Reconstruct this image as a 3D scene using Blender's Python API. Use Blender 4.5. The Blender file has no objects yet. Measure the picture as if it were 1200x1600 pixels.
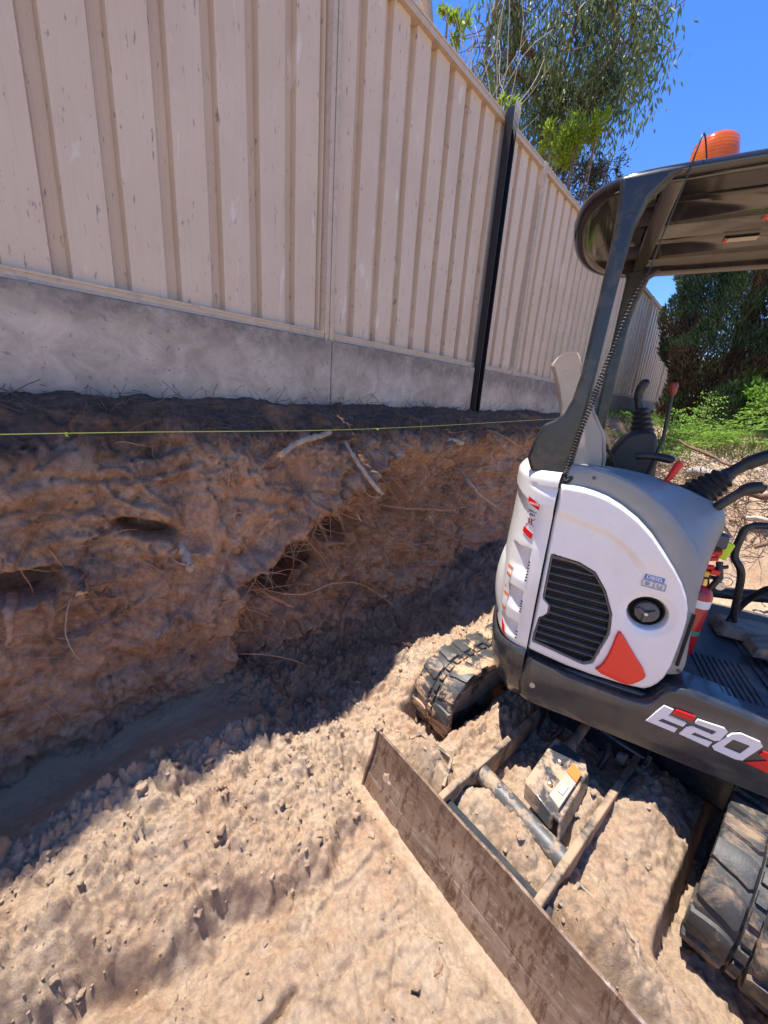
import bpy, bmesh, math, random
import numpy as np
from mathutils import Vector, Matrix
R = math.radians
random.seed(7); rng = np.random.default_rng(7)
scene = bpy.context.scene
col = scene.collection

# ------------------------------------------------------------------ camera
cam_d = bpy.data.cameras.new('camera'); cam = bpy.data.objects.new('camera', cam_d); col.objects.link(cam)
CX = Vector((0.70502952, 0.70566918, 0.07045837))      # camera right in world
CY = Vector((-0.23658709, 0.14037894, 0.96141578))     # camera up
CZ = Vector((0.66855062, -0.69449604, 0.26592351))     # camera backward
m = Matrix((CX, CY, CZ)).transposed().to_4x4()
cam.matrix_world = m
cam_d.sensor_fit = 'HORIZONTAL'; cam_d.sensor_width = 36; cam_d.lens = 36 * 585 / 1200
cam_d.clip_start = 0.02; cam_d.clip_end = 600
scene.camera = cam

# ------------------------------------------------------------------ light
SUN_EL, SUN_AZ = 76.4, 257.0
w = bpy.data.worlds.new('World'); scene.world = w; w.use_nodes = True
nt = w.node_tree; nt.nodes.clear()
sky = nt.nodes.new('ShaderNodeTexSky'); sky.sky_type = 'NISHITA'; sky.sun_disc = False
sky.sun_elevation = R(SUN_EL); sky.sun_rotation = R(SUN_AZ); sky.altitude = 50
sky.air_density = 1.0; sky.dust_density = 0.0; sky.ozone_density = 4.0
hs = nt.nodes.new('ShaderNodeHueSaturation'); hs.inputs['Saturation'].default_value = 1.25; hs.inputs['Hue'].default_value = 0.512
bg = nt.nodes.new('ShaderNodeBackground'); bg.inputs['Strength'].default_value = 0.11
out = nt.nodes.new('ShaderNodeOutputWorld')
nt.links.new(sky.outputs[0], hs.inputs['Color']); nt.links.new(hs.outputs[0], bg.inputs['Color']); nt.links.new(bg.outputs[0], out.inputs[0])
sd = bpy.data.lights.new('sun', 'SUN'); so = bpy.data.objects.new('sun', sd); col.objects.link(so)
sd.energy = 4.0; sd.angle = R(0.55); sd.color = (1.0, 0.93, 0.83)
sv = Vector((math.sin(R(SUN_AZ)) * math.cos(R(SUN_EL)), math.cos(R(SUN_AZ)) * math.cos(R(SUN_EL)), math.sin(R(SUN_EL))))
so.rotation_euler = sv.to_track_quat('Z', 'Y').to_euler(); so.location = sv * 20
vs = scene.view_settings
vs.view_transform = 'Standard'; vs.look = 'None'; vs.exposure = 1.28; vs.gamma = 1; vs.use_curve_mapping = False
try:
    scene.cycles.max_bounces = 8; scene.cycles.diffuse_bounces = 5
except Exception: pass

# ------------------------------------------------------------------ helpers
Z0 = -1.55
CEN = np.array([-.22, 1.88, 0.0])
def frame(az):
    a = R(az); return np.array([math.sin(a), math.cos(a), 0]), np.array([math.cos(a), -math.sin(a), 0])
UF, UR = frame(71.5)      # upper structure: forward, right
VF, VR = frame(6.0)       # undercarriage: forward, right
def U(f, s, h): p = CEN + UF * f + UR * s; return (p[0], p[1], Z0 + h)
def V(u, l, h): p = CEN + VF * u + VR * l; return (p[0], p[1], Z0 + h)
def W(x, y, z): return (x, y, z)

def srgb(r, g, b):
    f = lambda c: (c / 255 / 12.92) if c / 255 <= .04045 else ((c / 255 + .055) / 1.055) ** 2.4
    return (f(r), f(g), f(b))

def root_loc(p):
    while p.parent: p = p.parent
    return np.array(p.location)

def tag(o, label=None, cat=None, group=None, kind=None):
    if label: o['label'] = label
    if cat: o['category'] = cat
    if group: o['group'] = group
    if kind: o['kind'] = kind
    return o
def thing(name, label, cat, loc, group=None):
    o = bpy.data.objects.new(name, None); col.objects.link(o); o.location = loc; o.empty_display_size = .1
    return tag(o, label, cat, group)

class MB:
    def __init__(s): s.v = []; s.f = []
    def add(s, vs, fs):
        n = len(s.v); s.v += [tuple(map(float, p)) for p in vs]; s.f += [tuple(i + n for i in f) for f in fs]; return s
    def build(s, name, mat, parent=None, bevel=0, smooth=35, sub=0, label=None, seg=2):
        me = bpy.data.meshes.new(name)
        v = np.array(s.v)
        if parent is not None: off = root_loc(parent)
        else:
            off = np.array([v[:, 0].mean(), v[:, 1].mean(), v[:, 2].min()])
        me.from_pydata([tuple(p) for p in (v - off)], [], s.f); me.update()
        bm = bmesh.new(); bm.from_mesh(me); bmesh.ops.recalc_face_normals(bm, faces=bm.faces); bm.to_mesh(me); bm.free()
        o = bpy.data.objects.new(name, me); col.objects.link(o)
        me.materials.append(mat)
        if parent is not None: o.parent = parent
        else: o.location = off
        me.polygons.foreach_set('use_smooth', [True] * len(me.polygons))
        if smooth < 180: me.set_sharp_from_angle(angle=R(smooth))
        if bevel:
            b = o.modifiers.new('bevel', 'BEVEL'); b.width = bevel; b.segments = seg; b.limit_method = 'ANGLE'; b.angle_limit = R(40); b.harden_normals = False
        if sub:
            b = o.modifiers.new('sub', 'SUBSURF'); b.levels = sub; b.render_levels = sub
        if label: o['label'] = label
        return o
    def box(s, fr, a, b):
        (x0, y0, z0), (x1, y1, z1) = a, b
        vs = [fr(x, y, z) for x in (x0, x1) for y in (y0, y1) for z in (z0, z1)]
        return s.add(vs, [(0, 1, 3, 2), (4, 6, 7, 5), (0, 4, 5, 1), (2, 3, 7, 6), (0, 2, 6, 4), (1, 5, 7, 3)])
    def hexa(s, pts):
        return s.add(pts, [(0, 1, 2, 3), (7, 6, 5, 4), (0, 4, 5, 1), (1, 5, 6, 2), (2, 6, 7, 3), (3, 7, 4, 0)])
    def prism(s, top, bot):
        n = len(top)
        return s.add(list(top) + list(bot), [tuple(range(n)), tuple(range(2 * n - 1, n - 1, -1))] + [(i, (i + 1) % n, n + (i + 1) % n, n + i) for i in range(n)])
    def tube(s, path, r, n=10, cap=True, flat=1.0):
        P = [Vector(p) for p in path]
        rs = r if isinstance(r, (list, tuple, np.ndarray)) else [r] * len(P)
        vs = []; fs = []; prev = None
        for i, p in enumerate(P):
            t = (P[min(i + 1, len(P) - 1)] - P[max(i - 1, 0)])
            if t.length < 1e-9: t = Vector((0, 0, 1))
            t.normalize()
            if prev is None:
                a = Vector((0, 0, 1)) if abs(t.z) < .9 else Vector((1, 0, 0))
                nrm = (a - t * a.dot(t)).normalized()
            else:
                nrm = (prev - t * prev.dot(t)); nrm = nrm.normalized() if nrm.length > 1e-6 else prev
            prev = nrm; bn = t.cross(nrm)
            for k in range(n):
                a = 2 * math.pi * k / n
                vs.append(p + nrm * math.cos(a) * rs[i] * flat + bn * math.sin(a) * rs[i])
        for i in range(len(P) - 1):
            for k in range(n):
                fs.append((i * n + k, i * n + (k + 1) % n, (i + 1) * n + (k + 1) % n, (i + 1) * n + k))
        if cap:
            fs.append(tuple(range(n - 1, -1, -1))); fs.append(tuple((len(P) - 1) * n + k for k in range(n)))
        return s.add(vs, fs)
    def lathe(s, base, axis, prof, n=24):
        b = Vector(base); a = Vector(axis).normalized()
        x = Vector((0, 0, 1)) if abs(a.z) < .9 else Vector((1, 0, 0)); x = (x - a * a.dot(x)).normalized(); y = a.cross(x)
        vs = []; fs = []
        for (r, h) in prof:
            for k in range(n):
                t = 2 * math.pi * k / n; vs.append(b + a * h + (x * math.cos(t) + y * math.sin(t)) * max(r, 1e-5))
        for i in range(len(prof) - 1):
            for k in range(n): fs.append((i * n + k, i * n + (k + 1) % n, (i + 1) * n + (k + 1) % n, (i + 1) * n + k))
        fs.append(tuple(range(n - 1, -1, -1))); fs.append(tuple((len(prof) - 1) * n + k for k in range(n)))
        return s.add(vs, fs)

def chaikin(pts, it=2, closed=True):
    P = [np.array(p, float) for p in pts]
    for _ in range(it):
        Q = []
        n = len(P); rg = range(n) if closed else range(n - 1)
        if not closed: Q.append(P[0])
        for i in rg:
            a, b = P[i], P[(i + 1) % n]; Q += [a * .75 + b * .25, a * .25 + b * .75]
        if not closed: Q.append(P[-1])
        P = Q
    return P
def resample(pts, n, closed=False):
    P = np.array(pts, float)
    if closed: P = np.vstack([P, P[:1]])
    d = np.r_[0, np.cumsum(np.linalg.norm(np.diff(P, axis=0), axis=1))]
    t = np.linspace(0, d[-1], n + 1)[:-1] if closed else np.linspace(0, d[-1], n)
    return np.stack([np.interp(t, d, P[:, k]) for k in range(P.shape[1])], 1)
def spline(pts, n=12):
    P = [np.array(p, float) for p in pts]; P = [2 * P[0] - P[1]] + P + [2 * P[-1] - P[-2]]; o = []
    for i in range(1, len(P) - 2):
        for k in range(n):
            t = k / n; a, b, c, d = P[i - 1:i + 3]
            o.append(.5 * ((2 * b) + (-a + c) * t + (2 * a - 5 * b + 4 * c - d) * t * t + (-a + 3 * b - 3 * c + d) * t ** 3))
    o.append(P[-2]); return o
def sdf_poly(x, y, poly):
    P = np.array(poly, float); n = len(P); d = np.full(x.shape, 1e9); ins = np.zeros(x.shape, bool)
    for i in range(n):
        a = P[i]; b = P[(i + 1) % n]; e = b - a
        wx, wy = x - a[0], y - a[1]; t = np.clip((wx * e[0] + wy * e[1]) / (e @ e), 0, 1)
        d = np.minimum(d, np.hypot(wx - e[0] * t, wy - e[1] * t))
        c = ((a[1] > y) != (b[1] > y)) & (x < (b[0] - a[0]) * (y - a[1]) / (b[1] - a[1] + 1e-12) + a[0]); ins ^= c
    return np.where(ins, -d, d)
def sstep(a, b, x):
    t = np.clip((x - a) / (b - a), 0, 1); return t * t * (3 - 2 * t)

# numpy noise
_perm = rng.permutation(4096)
def _h(ix, iy, seed): return _perm[(_perm[(ix + seed * 131) & 4095] + iy) & 4095]
def perlin(x, y, seed=0):
    ix = np.floor(x).astype(int); iy = np.floor(y).astype(int); fx = x - ix; fy = y - iy
    ux = fx * fx * fx * (fx * (fx * 6 - 15) + 10); uy = fy * fy * fy * (fy * (fy * 6 - 15) + 10)
    def g(dx, dy):
        a = _h(ix + dx, iy + dy, seed) * (2 * math.pi / 4096); return np.cos(a) * (fx - dx) + np.sin(a) * (fy - dy)
    a = g(0, 0) * (1 - ux) + g(1, 0) * ux; b = g(0, 1) * (1 - ux) + g(1, 1) * ux
    return (a * (1 - uy) + b * uy) * 1.5
def fbm(x, y, oct=4, seed=0, gain=.5):
    r = 0; a = 1; t = 0
    for o in range(oct):
        r = r + a * perlin(x * 2 ** o + 17 * o, y * 2 ** o - 9 * o, seed + o); t += a; a *= gain
    return r / t
def bumps(x, y, cell, seed, rad=.62, dens=.8):
    """rounded lumps of random size, one per jittered cell"""
    X = x / cell; Y = y / cell; ix = np.floor(X).astype(int); iy = np.floor(Y).astype(int); out = np.zeros(x.shape)
    for dx in (-1, 0, 1):
        for dy in (-1, 0, 1):
            h1 = _h(ix + dx, iy + dy, seed) / 4096; h2 = _h(ix + dx, iy + dy, seed + 5) / 4096
            h3 = _h(ix + dx, iy + dy, seed + 9) / 4096; h4 = _h(ix + dx, iy + dy, seed + 13) / 4096
            ex = X - (ix + dx + h1); ey = Y - (iy + dy + h2)
            c, s_ = np.cos(h4 * 6.28), np.sin(h4 * 6.28); q = .7 + .6 * h3
            d2 = ((ex * c + ey * s_) * q) ** 2 + ((-ex * s_ + ey * c) / q) ** 2
            r = rad * (.35 + .65 * h3)
            out = np.maximum(out, np.where(h4 < dens, np.sqrt(np.clip(1 - d2 / r ** 2, 0, 1)) * r, 0))
    return out * cell

def crumbs(x, y, cell, seed, k=2.2, lo=.25):
    """angular broken lumps: every cell a block with its own height and tilt, crevices between"""
    X = x / cell; Y = y / cell; ix = np.floor(X).astype(int); iy = np.floor(Y).astype(int)
    f1 = np.full(x.shape, 9.); f2 = f1.copy(); hh = np.zeros(x.shape)
    for dx in (-1, 0, 1):
        for dy in (-1, 0, 1):
            a = _h(ix + dx, iy + dy, seed) / 4096; b = _h(ix + dx, iy + dy, seed + 5) / 4096; c = _h(ix + dx, iy + dy, seed + 9) / 4096; e = _h(ix + dx, iy + dy, seed + 13) / 4096
            ex = X - (ix + dx + a); ey = Y - (iy + dy + b); d = np.hypot(ex, ey) * (.8 + .5 * c)
            tilt = (ex * np.cos(e * 6.28) + ey * np.sin(e * 6.28)) * .55
            n1 = d < f1; f2 = np.where(n1, f1, np.minimum(f2, d)); hh = np.where(n1, c * c + tilt, hh); f1 = np.where(n1, d, f1)
    edge = np.clip((f2 - f1) * k, 0, 1); edge = edge * (2 - edge)
    return cell * (lo + .75 * hh) * edge

# ------------------------------------------------------------------ materials
def nodes(name):
    m = bpy.data.materials.new(name); m.use_nodes = True; t = m.node_tree
    b = t.nodes['Principled BSDF']; return m, t, b
def N(t, typ, **k):
    n = t.nodes.new(typ)
    for a, v in k.items():
        if a in n.inputs.keys() if hasattr(n.inputs, 'keys') else False: n.inputs[a].default_value = v
        else: setattr(n, a, v)
    return n
def noise(t, coord, scale, detail=6, rough=.6, dist=0, sc=(1, 1, 1)):
    mp = t.nodes.new('ShaderNodeMapping'); mp.inputs['Scale'].default_value = sc; t.links.new(coord, mp.inputs[0])
    n = t.nodes.new('ShaderNodeTexNoise'); n.inputs['Scale'].default_value = scale; n.inputs['Detail'].default_value = detail
    n.inputs['Roughness'].default_value = rough; n.inputs['Distortion'].default_value = dist
    t.links.new(mp.outputs[0], n.inputs['Vector']); return n.outputs['Fac']
def ramp(t, fac, stops, interp='LINEAR'):
    r = t.nodes.new('ShaderNodeValToRGB'); r.color_ramp.interpolation = interp
    e = r.color_ramp.elements
    while len(e) < len(stops): e.new(.5)
    for i, (p, c) in enumerate(stops):
        e[i].position = p; e[i].color = (*(c if isinstance(c, (tuple, list)) else (c, c, c)), 1)
    t.links.new(fac, r.inputs[0]); return r.outputs[0]
def mix(t, fac, a, b, mode='MIX'):
    n = t.nodes.new('ShaderNodeMix'); n.data_type = 'RGBA'; n.blend_type = mode
    if isinstance(fac, (int, float)): n.inputs[0].default_value = fac
    else: t.links.new(fac, n.inputs[0])
    for k, v in ((6, a), (7, b)):
        if isinstance(v, (tuple, list)): n.inputs[k].default_value = (*v[:3], 1)
        else: t.links.new(v, n.inputs[k])
    return n.outputs[2]
def math_(t, op, a, b=0.0):
    n = t.nodes.new('ShaderNodeMath'); n.operation = op
    for k, v in ((0, a), (1, b)):
        if isinstance(v, (int, float)): n.inputs[k].default_value = v
        else: t.links.new(v, n.inputs[k])
    return n.outputs[0]
def bump(t, b, h, strength=.4, dist=.01, prev=None):
    n = t.nodes.new('ShaderNodeBump'); n.inputs['Strength'].default_value = strength; n.inputs['Distance'].default_value = dist
    t.links.new(h, n.inputs['Height'])
    if prev is not None: t.links.new(prev, n.inputs['Normal'])
    t.links.new(n.outputs[0], b.inputs['Normal']); return n.outputs[0]
def objc(t): return t.nodes.new('ShaderNodeTexCoord').outputs['Object']

DUST = (.47, .33, .215)
def paint(name, c, rough=.35, metal=0, var=.08, dirt=0.0, dscale=9, scratch=0.0, bumpy=0, coat=0, dirtcol=DUST, dstop=(.5, .6), spec=.5, chips=None):
    m, t, b = nodes(name); co = objc(t)
    n = noise(t, co, 14, 5)
    lo = tuple(x * (1 - var) for x in c); hi = tuple(min(1, x * (1 + var)) for x in c)
    cc = ramp(t, n, [(.3, lo), (.7, hi)])
    if chips:
        f = ramp(t, noise(t, co, 60, 3, .5), [(.66, 0.), (.7, 1.)]); cc = mix(t, f, cc, chips)
    rr = math_(t, 'ADD', math_(t, 'MULTIPLY', noise(t, co, 30, 4), .2), rough - .1)
    if dirt > 0:
        f = ramp(t, noise(t, co, dscale, 8, .68, .4), [(dstop[0], 0.), (dstop[1], 1.)])
        f = math_(t, 'MULTIPLY', f, dirt); cc = mix(t, f, cc, dirtcol)
        rr = math_(t, 'ADD', rr, math_(t, 'MULTIPLY', f, .5))
    # faint film of dust everywhere
    t.links.new(cc, b.inputs['Base Color']); t.links.new(rr, b.inputs['Roughness'])
    b.inputs['Metallic'].default_value = metal; b.inputs['Specular IOR Level'].default_value = spec
    if coat: b.inputs['Coat Weight'].default_value = coat; b.inputs['Coat Roughness'].default_value = .12
    if bumpy: bump(t, b, noise(t, co, 60, 6), bumpy, .004)
    return m

def soil(name, c1, c2, c3, speck=.5, bs=.6, world_top=None, fine=90, near_bank=False, bd=.005):
    m, t, b = nodes(name); co = objc(t)
    a = mix(t, ramp(t, noise(t, co, 1.9, 9, .7, .8), [(.40, 0.), (.58, 1.)]), c1, c2)
    a = mix(t, ramp(t, noise(t, co, 9, 8, .7, .3), [(.42, 0.), (.68, .8)]), a, c3)
    sp = ramp(t, noise(t, co, 55, 5, .7), [(.35, .72), (.65, 1.22)])
    a = mix(t, speck, a, mix(t, 1.0, a, sp, 'MULTIPLY'))
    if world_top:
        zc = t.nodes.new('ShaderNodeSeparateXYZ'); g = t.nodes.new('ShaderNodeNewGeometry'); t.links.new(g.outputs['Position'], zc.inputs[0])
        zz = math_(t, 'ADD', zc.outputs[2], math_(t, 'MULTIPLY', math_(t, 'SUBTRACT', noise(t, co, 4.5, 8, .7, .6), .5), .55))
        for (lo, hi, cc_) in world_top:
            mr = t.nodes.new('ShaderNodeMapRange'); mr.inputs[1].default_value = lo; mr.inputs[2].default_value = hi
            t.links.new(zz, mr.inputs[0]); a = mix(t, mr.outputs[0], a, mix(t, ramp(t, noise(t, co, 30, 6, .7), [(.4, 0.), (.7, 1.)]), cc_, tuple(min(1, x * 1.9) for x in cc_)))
    if near_bank:      # fallen loam along the bank foot, with the shade there worked into its colour
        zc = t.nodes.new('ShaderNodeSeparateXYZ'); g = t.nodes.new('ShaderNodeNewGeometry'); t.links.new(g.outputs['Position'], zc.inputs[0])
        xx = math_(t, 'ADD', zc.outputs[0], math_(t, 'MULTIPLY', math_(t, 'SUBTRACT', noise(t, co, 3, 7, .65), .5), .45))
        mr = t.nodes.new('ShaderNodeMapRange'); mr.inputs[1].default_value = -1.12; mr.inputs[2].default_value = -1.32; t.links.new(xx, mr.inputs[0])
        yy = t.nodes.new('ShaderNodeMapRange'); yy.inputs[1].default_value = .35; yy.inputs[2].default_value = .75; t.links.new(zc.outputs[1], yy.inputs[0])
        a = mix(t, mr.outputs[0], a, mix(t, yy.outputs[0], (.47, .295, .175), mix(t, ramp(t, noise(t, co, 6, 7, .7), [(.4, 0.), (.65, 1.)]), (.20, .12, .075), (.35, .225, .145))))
    if world_top:      # organic stains and iron-rich seams in the clay
        a = mix(t, ramp(t, noise(t, co, 3.2, 9, .72, 1.2), [(.54, 0.), (.64, .75)]), a, (.12, .07, .05))
        a = mix(t, ramp(t, noise(t, co, 2.6, 7, .6, .6, (1, .6, 2.2)), [(.56, 0.), (.66, .55)]), a, (.42, .21, .10))
    t.links.new(a, b.inputs['Base Color']); b.inputs['Roughness'].default_value = .96; b.inputs['Specular IOR Level'].default_value = .15
    p = bump(t, b, noise(t, co, fine, 10, .75), bs, bd)
    p = bump(t, b, noise(t, co, fine * 4, 4, .7), bs * .7, .004, p)
    return m

M = {}
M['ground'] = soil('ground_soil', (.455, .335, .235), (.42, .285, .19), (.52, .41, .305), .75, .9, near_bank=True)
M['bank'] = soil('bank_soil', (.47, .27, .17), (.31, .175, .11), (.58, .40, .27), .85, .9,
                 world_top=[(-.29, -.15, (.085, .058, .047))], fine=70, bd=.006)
M['clod'] = soil('clod_soil', (.50, .35, .23), (.46, .30, .185), (.57, .43, .30), .5, .8)

def fence_mat():
    m, t, b = nodes('fence_paint'); co = objc(t)
    a = ramp(t, noise(t, co, 2.2, 5, .6, .3), [(.3, (.54, .41, .30)), (.7, (.61, .475, .355))])
    st = ramp(t, noise(t, co, 3, 7, .7, 0, (1, 26, 1.1)), [(.48, 0.), (.80, .4)])       # vertical run-off streaks
    a = mix(t, st, a, (.40, .31, .25))
    sp = ramp(t, noise(t, co, 22, 4, .6, .2, (1, 3, .7)), [(.63, 0.), (.70, .75)])         # little dark marks
    a = mix(t, sp, a, (.16, .12, .10))
    pale = ramp(t, noise(t, co, 5.5, 4, .5, .5, (1, 2.2, .6)), [(.655, 0.), (.70, .45)])
    a = mix(t, pale, a, (.74, .66, .58))
    t.links.new(a, b.inputs['Base Color']); b.inputs['Roughness'].default_value = .55
    bump(t, b, noise(t, co, 40, 5), .12, .004); return m
M['fence'] = fence_mat()
M['fence_trim'] = paint('fence_trim', (.50, .39, .29), .5, var=.1, dirt=.35, dirtcol=(.25, .2, .17), dscale=14)
def concrete():
    m, t, b = nodes('plinth_concrete'); co = objc(t)
    a = ramp(t, noise(t, co, 2.4, 8, .65, .5), [(.3, (.31, .25, .205)), (.5, (.42, .35, .29)), (.75, (.52, .44, .37))])
    pit = ramp(t, noise(t, co, 30, 4, .6), [(.63, 0.), (.67, 1.)]); mot = ramp(t, noise(t, co, 7, 9, .75, .8), [(.38, .72), (.62, 1.12)]); a = mix(t, .8, a, mix(t, 1.0, a, mot, 'MULTIPLY')); a = mix(t, math_(t, 'MULTIPLY', pit, .6), a, (.13, .12, .12))
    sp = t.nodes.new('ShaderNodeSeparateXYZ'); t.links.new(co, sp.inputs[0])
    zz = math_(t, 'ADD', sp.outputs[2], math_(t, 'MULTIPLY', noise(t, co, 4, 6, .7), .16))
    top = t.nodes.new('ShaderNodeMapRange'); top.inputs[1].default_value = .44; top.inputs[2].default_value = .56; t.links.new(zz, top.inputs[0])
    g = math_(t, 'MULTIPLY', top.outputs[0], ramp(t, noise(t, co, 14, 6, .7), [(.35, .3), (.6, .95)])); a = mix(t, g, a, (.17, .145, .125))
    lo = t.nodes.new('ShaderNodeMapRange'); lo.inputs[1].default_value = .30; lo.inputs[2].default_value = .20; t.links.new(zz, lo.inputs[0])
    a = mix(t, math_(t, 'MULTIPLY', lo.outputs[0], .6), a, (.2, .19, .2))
    t.links.new(a, b.inputs['Base Color']); b.inputs['Roughness'].default_value = .9
    p = bump(t, b, noise(t, co, 8, 6), .25, .02); bump(t, b, pit, -.5, .004, p); return m
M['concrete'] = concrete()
M['black_steel'] = paint('black_steel', (.014, .014, .016), .42, .0)
M['white'] = paint('white_paint', (.80, .79, .77), .30, coat=.4, var=.02, dirt=.22, dscale=4, dstop=(.5, .85))
M['grey'] = paint('grey_plastic', (.235, .25, .255), .42, var=.05, dirt=.22, dscale=6, dstop=(.5, .8))
M['skirt'] = paint('charcoal_paint', (.030, .034, .040), .25, coat=.4, var=.12, dirt=.12, dscale=5, dstop=(.5, .75))
M['post'] = paint('canopy_post_paint', (.017, .022, .026), .36, coat=.2, var=.15, dirt=.08, dscale=12)
M['gloss'] = paint('gloss_black', (.024, .020, .016), .10, coat=.6, var=.1, dirt=.03, dscale=5)
M['black'] = paint('black_plastic', (.018, .019, .021), .45, dirt=.08)
M['darkvoid'] = paint('dark_void', (.006, .006, .006), .8)
M['slat'] = paint('grille_slat', (.07, .075, .08), .3, dirt=.15, dscale=20)
M['red'] = paint('red_reflector', (.85, .022, .012), .22, var=.04, coat=.5)
M['redp'] = paint('red_plastic', (.72, .012, .012), .3, var=.04)
M['letterw'] = paint('letter_white', (.80, .80, .80), .35, var=.02)
M['letterr'] = paint('letter_red', (.70, .012, .015), .35, var=.02)
M['blue'] = paint('label_blue', (.05, .2, .55), .4)
M['labelgrey'] = paint('label_line', (.35, .37, .42), .5)
M['orange_label'] = paint('label_orange', (.8, .2, .05), .4)
M['lime'] = paint('lime_plastic', (.55, .72, .02), .4)
M['yellow'] = paint('yellow_tag', (.85, .55, .02), .4)
M['brass'] = paint('brass', (.65, .45, .2), .3, .9)
M['chrome'] = paint('bare_steel', (.5, .5, .5), .3, .9, dirt=.4, dscale=25)
M['seat'] = paint('seat_canvas', (.50, .41, .32), .85, var=.05, bumpy=.2, dirt=.1)
M['seatside'] = paint('seat_canvas_dark', (.34, .30, .26), .85, var=.05, bumpy=.2, dirt=.1)
M['rubber'] = paint('track_rubber', (.036, .036, .037), .55, var=.2, dirt=.6, dscale=10, dstop=(.50, .64), bumpy=.4, dirtcol=(.40, .27, .17))
M['rubberL'] = paint('track_rubber_muddy', (.045, .045, .047), .5, var=.2, dirt=.95, dscale=9, dstop=(.50, .56), bumpy=.5, dirtcol=(.48, .31, .19))
M['steeldirty'] = paint('dirty_steel', (.12, .125, .13), .38, .5, dirt=.9, dscale=14, dstop=(.42, .56), bumpy=.2)
M['steeldirty2'] = paint('grey_tube_steel', (.085, .088, .092), .5, .2, dirt=.8, dscale=16, dstop=(.52, .62), bumpy=.2)
M['guard'] = paint('guard_steel', (.05, .053, .058), .35, dirt=.92, dscale=9, dstop=(.45, .54), bumpy=.3, coat=.2, dirtcol=(.43, .30, .195))
M['armdirt'] = paint('dust_caked_steel', (.055, .055, .055), .5, .2, dirt=.93, dscale=9, dstop=(.40, .55), bumpy=.4, dirtcol=(.43, .30, .195))
def blade_mat():
    m, t, b = nodes('worn_blade_steel'); co = objc(t)
    a = ramp(t, noise(t, co, 4, 8, .7, .4, (1, 1, 1)), [(.35, (.13, .085, .062)), (.6, (.24, .165, .12)), (.75, (.36, .27, .2))])
    s = ramp(t, noise(t, co, 10, 8, .75, .2, (1.2, 1.2, 5)), [(.50, 0.), (.66, .7)])
    a = mix(t, s, a, (.34, .28, .24))
    s2 = ramp(t, noise(t, co, 16, 7, .75, .5, (2.2, 2.2, .5)), [(.50, 0.), (.60, .85)]); a = mix(t, s2, a, (.085, .042, .027)); s3 = ramp(t, noise(t, co, 40, 5, .7, .2, (1, 1, 2.5)), [(.60, 0.), (.68, .6)]); a = mix(t, s3, a, (.45, .37, .30))
    t.links.new(a, b.inputs['Base Color']); b.inputs['Metallic'].default_value = .35
    t.links.new(ramp(t, noise(t, co, 12, 6), [(.3, .35), (.7, .7)]), b.inputs['Roughness'])
    bump(t, b, noise(t, co, 60, 7), .3, .004); return m
M['blade'] = blade_mat()
M['mat'] = paint('rubber_mat', (.04, .04, .042), .5, dirt=.6, dscale=6, dstop=(.48, .7), bumpy=.2, dirtcol=(.36, .27, .2))
def amber():
    m, t, b = nodes('amber_lens'); b.inputs['Base Color'].default_value = (1, .20, .01, 1); b.inputs['Roughness'].default_value = .12
    b.inputs['Transmission Weight'].default_value = .5; b.inputs['Subsurface Weight'].default_value = .3; b.inputs['Subsurface Scale'].default_value = .02
    co = objc(t); wv = t.nodes.new('ShaderNodeTexWave'); wv.bands_direction = 'Z'; wv.inputs['Scale'].default_value = 32; t.links.new(co, wv.inputs[0])
    bump(t, b, wv.outputs['Fac'], .12, .002); return m
M['amber'] = amber()
def wood(name, a1, a2, bs=.5):
    m, t, b = nodes(name); co = objc(t)
    a = ramp(t, noise(t, co, 25, 7, .7, .4, (1, 1, 1)), [(.35, a1), (.65, a2)]); t.links.new(a, b.inputs['Base Color'])
    b.inputs['Roughness'].default_value = .85; bump(t, b, noise(t, co, 60, 6, .7), bs, .006); return m
M['rootpale'] = wood('cut_root_pale', (.30, .21, .14), (.52, .40, .29))
M['rootdark'] = wood('root_dark', (.10, .055, .035), (.22, .13, .085))
M['rootred'] = wood('root_red', (.30, .14, .075), (.48, .27, .16))
M['fibre'] = wood('fibre_pale', (.28, .18, .105), (.45, .31, .19))
M['cut'] = wood('fresh_cut_wood', (.6, .33, .13), (.75, .52, .28))
M['bark'] = wood('gum_bark', (.12, .075, .055), (.24, .16, .12))
M['barkpale'] = wood('pale_bark', (.35, .3, .26), (.5, .45, .4))
M['litter'] = wood('dark_litter', (.04, .028, .022), (.19, .135, .095))
M['straw'] = wood('dry_straw', (.42, .30, .17), (.62, .48, .29))
def string_mat():
    m, t, b = nodes('string_line'); b.inputs['Base Color'].default_value = (.62, .68, .12, 1); b.inputs['Roughness'].default_value = .6; return m
M['string'] = string_mat()
def leaf(name, c1, c2, trans=.3):
    m, t, b = nodes(name); co = objc(t)
    a = ramp(t, noise(t, co, 2.2, 6, .7), [(.3, c1), (.7, c2)]); t.links.new(a, b.inputs['Base Color'])
    b.inputs['Roughness'].default_value = .5; b.inputs['Specular IOR Level'].default_value = .3
    tr = t.nodes.new('ShaderNodeBsdfTranslucent'); t.links.new(a, tr.inputs[0])
    ms = t.nodes.new('ShaderNodeMixShader'); ms.inputs[0].default_value = trans
    o = t.nodes['Material Output']; t.links.new(b.outputs[0], ms.inputs[1]); t.links.new(tr.outputs[0], ms.inputs[2]); t.links.new(ms.outputs[0], o.inputs[0]); return m
M['gum'] = leaf('gum_leaf', (.07, .12, .05), (.19, .24, .10), .4)
M['lightleaf'] = leaf('bright_leaf', (.16, .26, .02), (.32, .42, .05), .5)
M['darkleaf'] = leaf('dark_leaf', (.035, .05, .035), (.08, .09, .05), .2)
M['cypress'] = leaf('cypress_leaf', (.025, .05, .028), (.09, .125, .055), .15)
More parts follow.
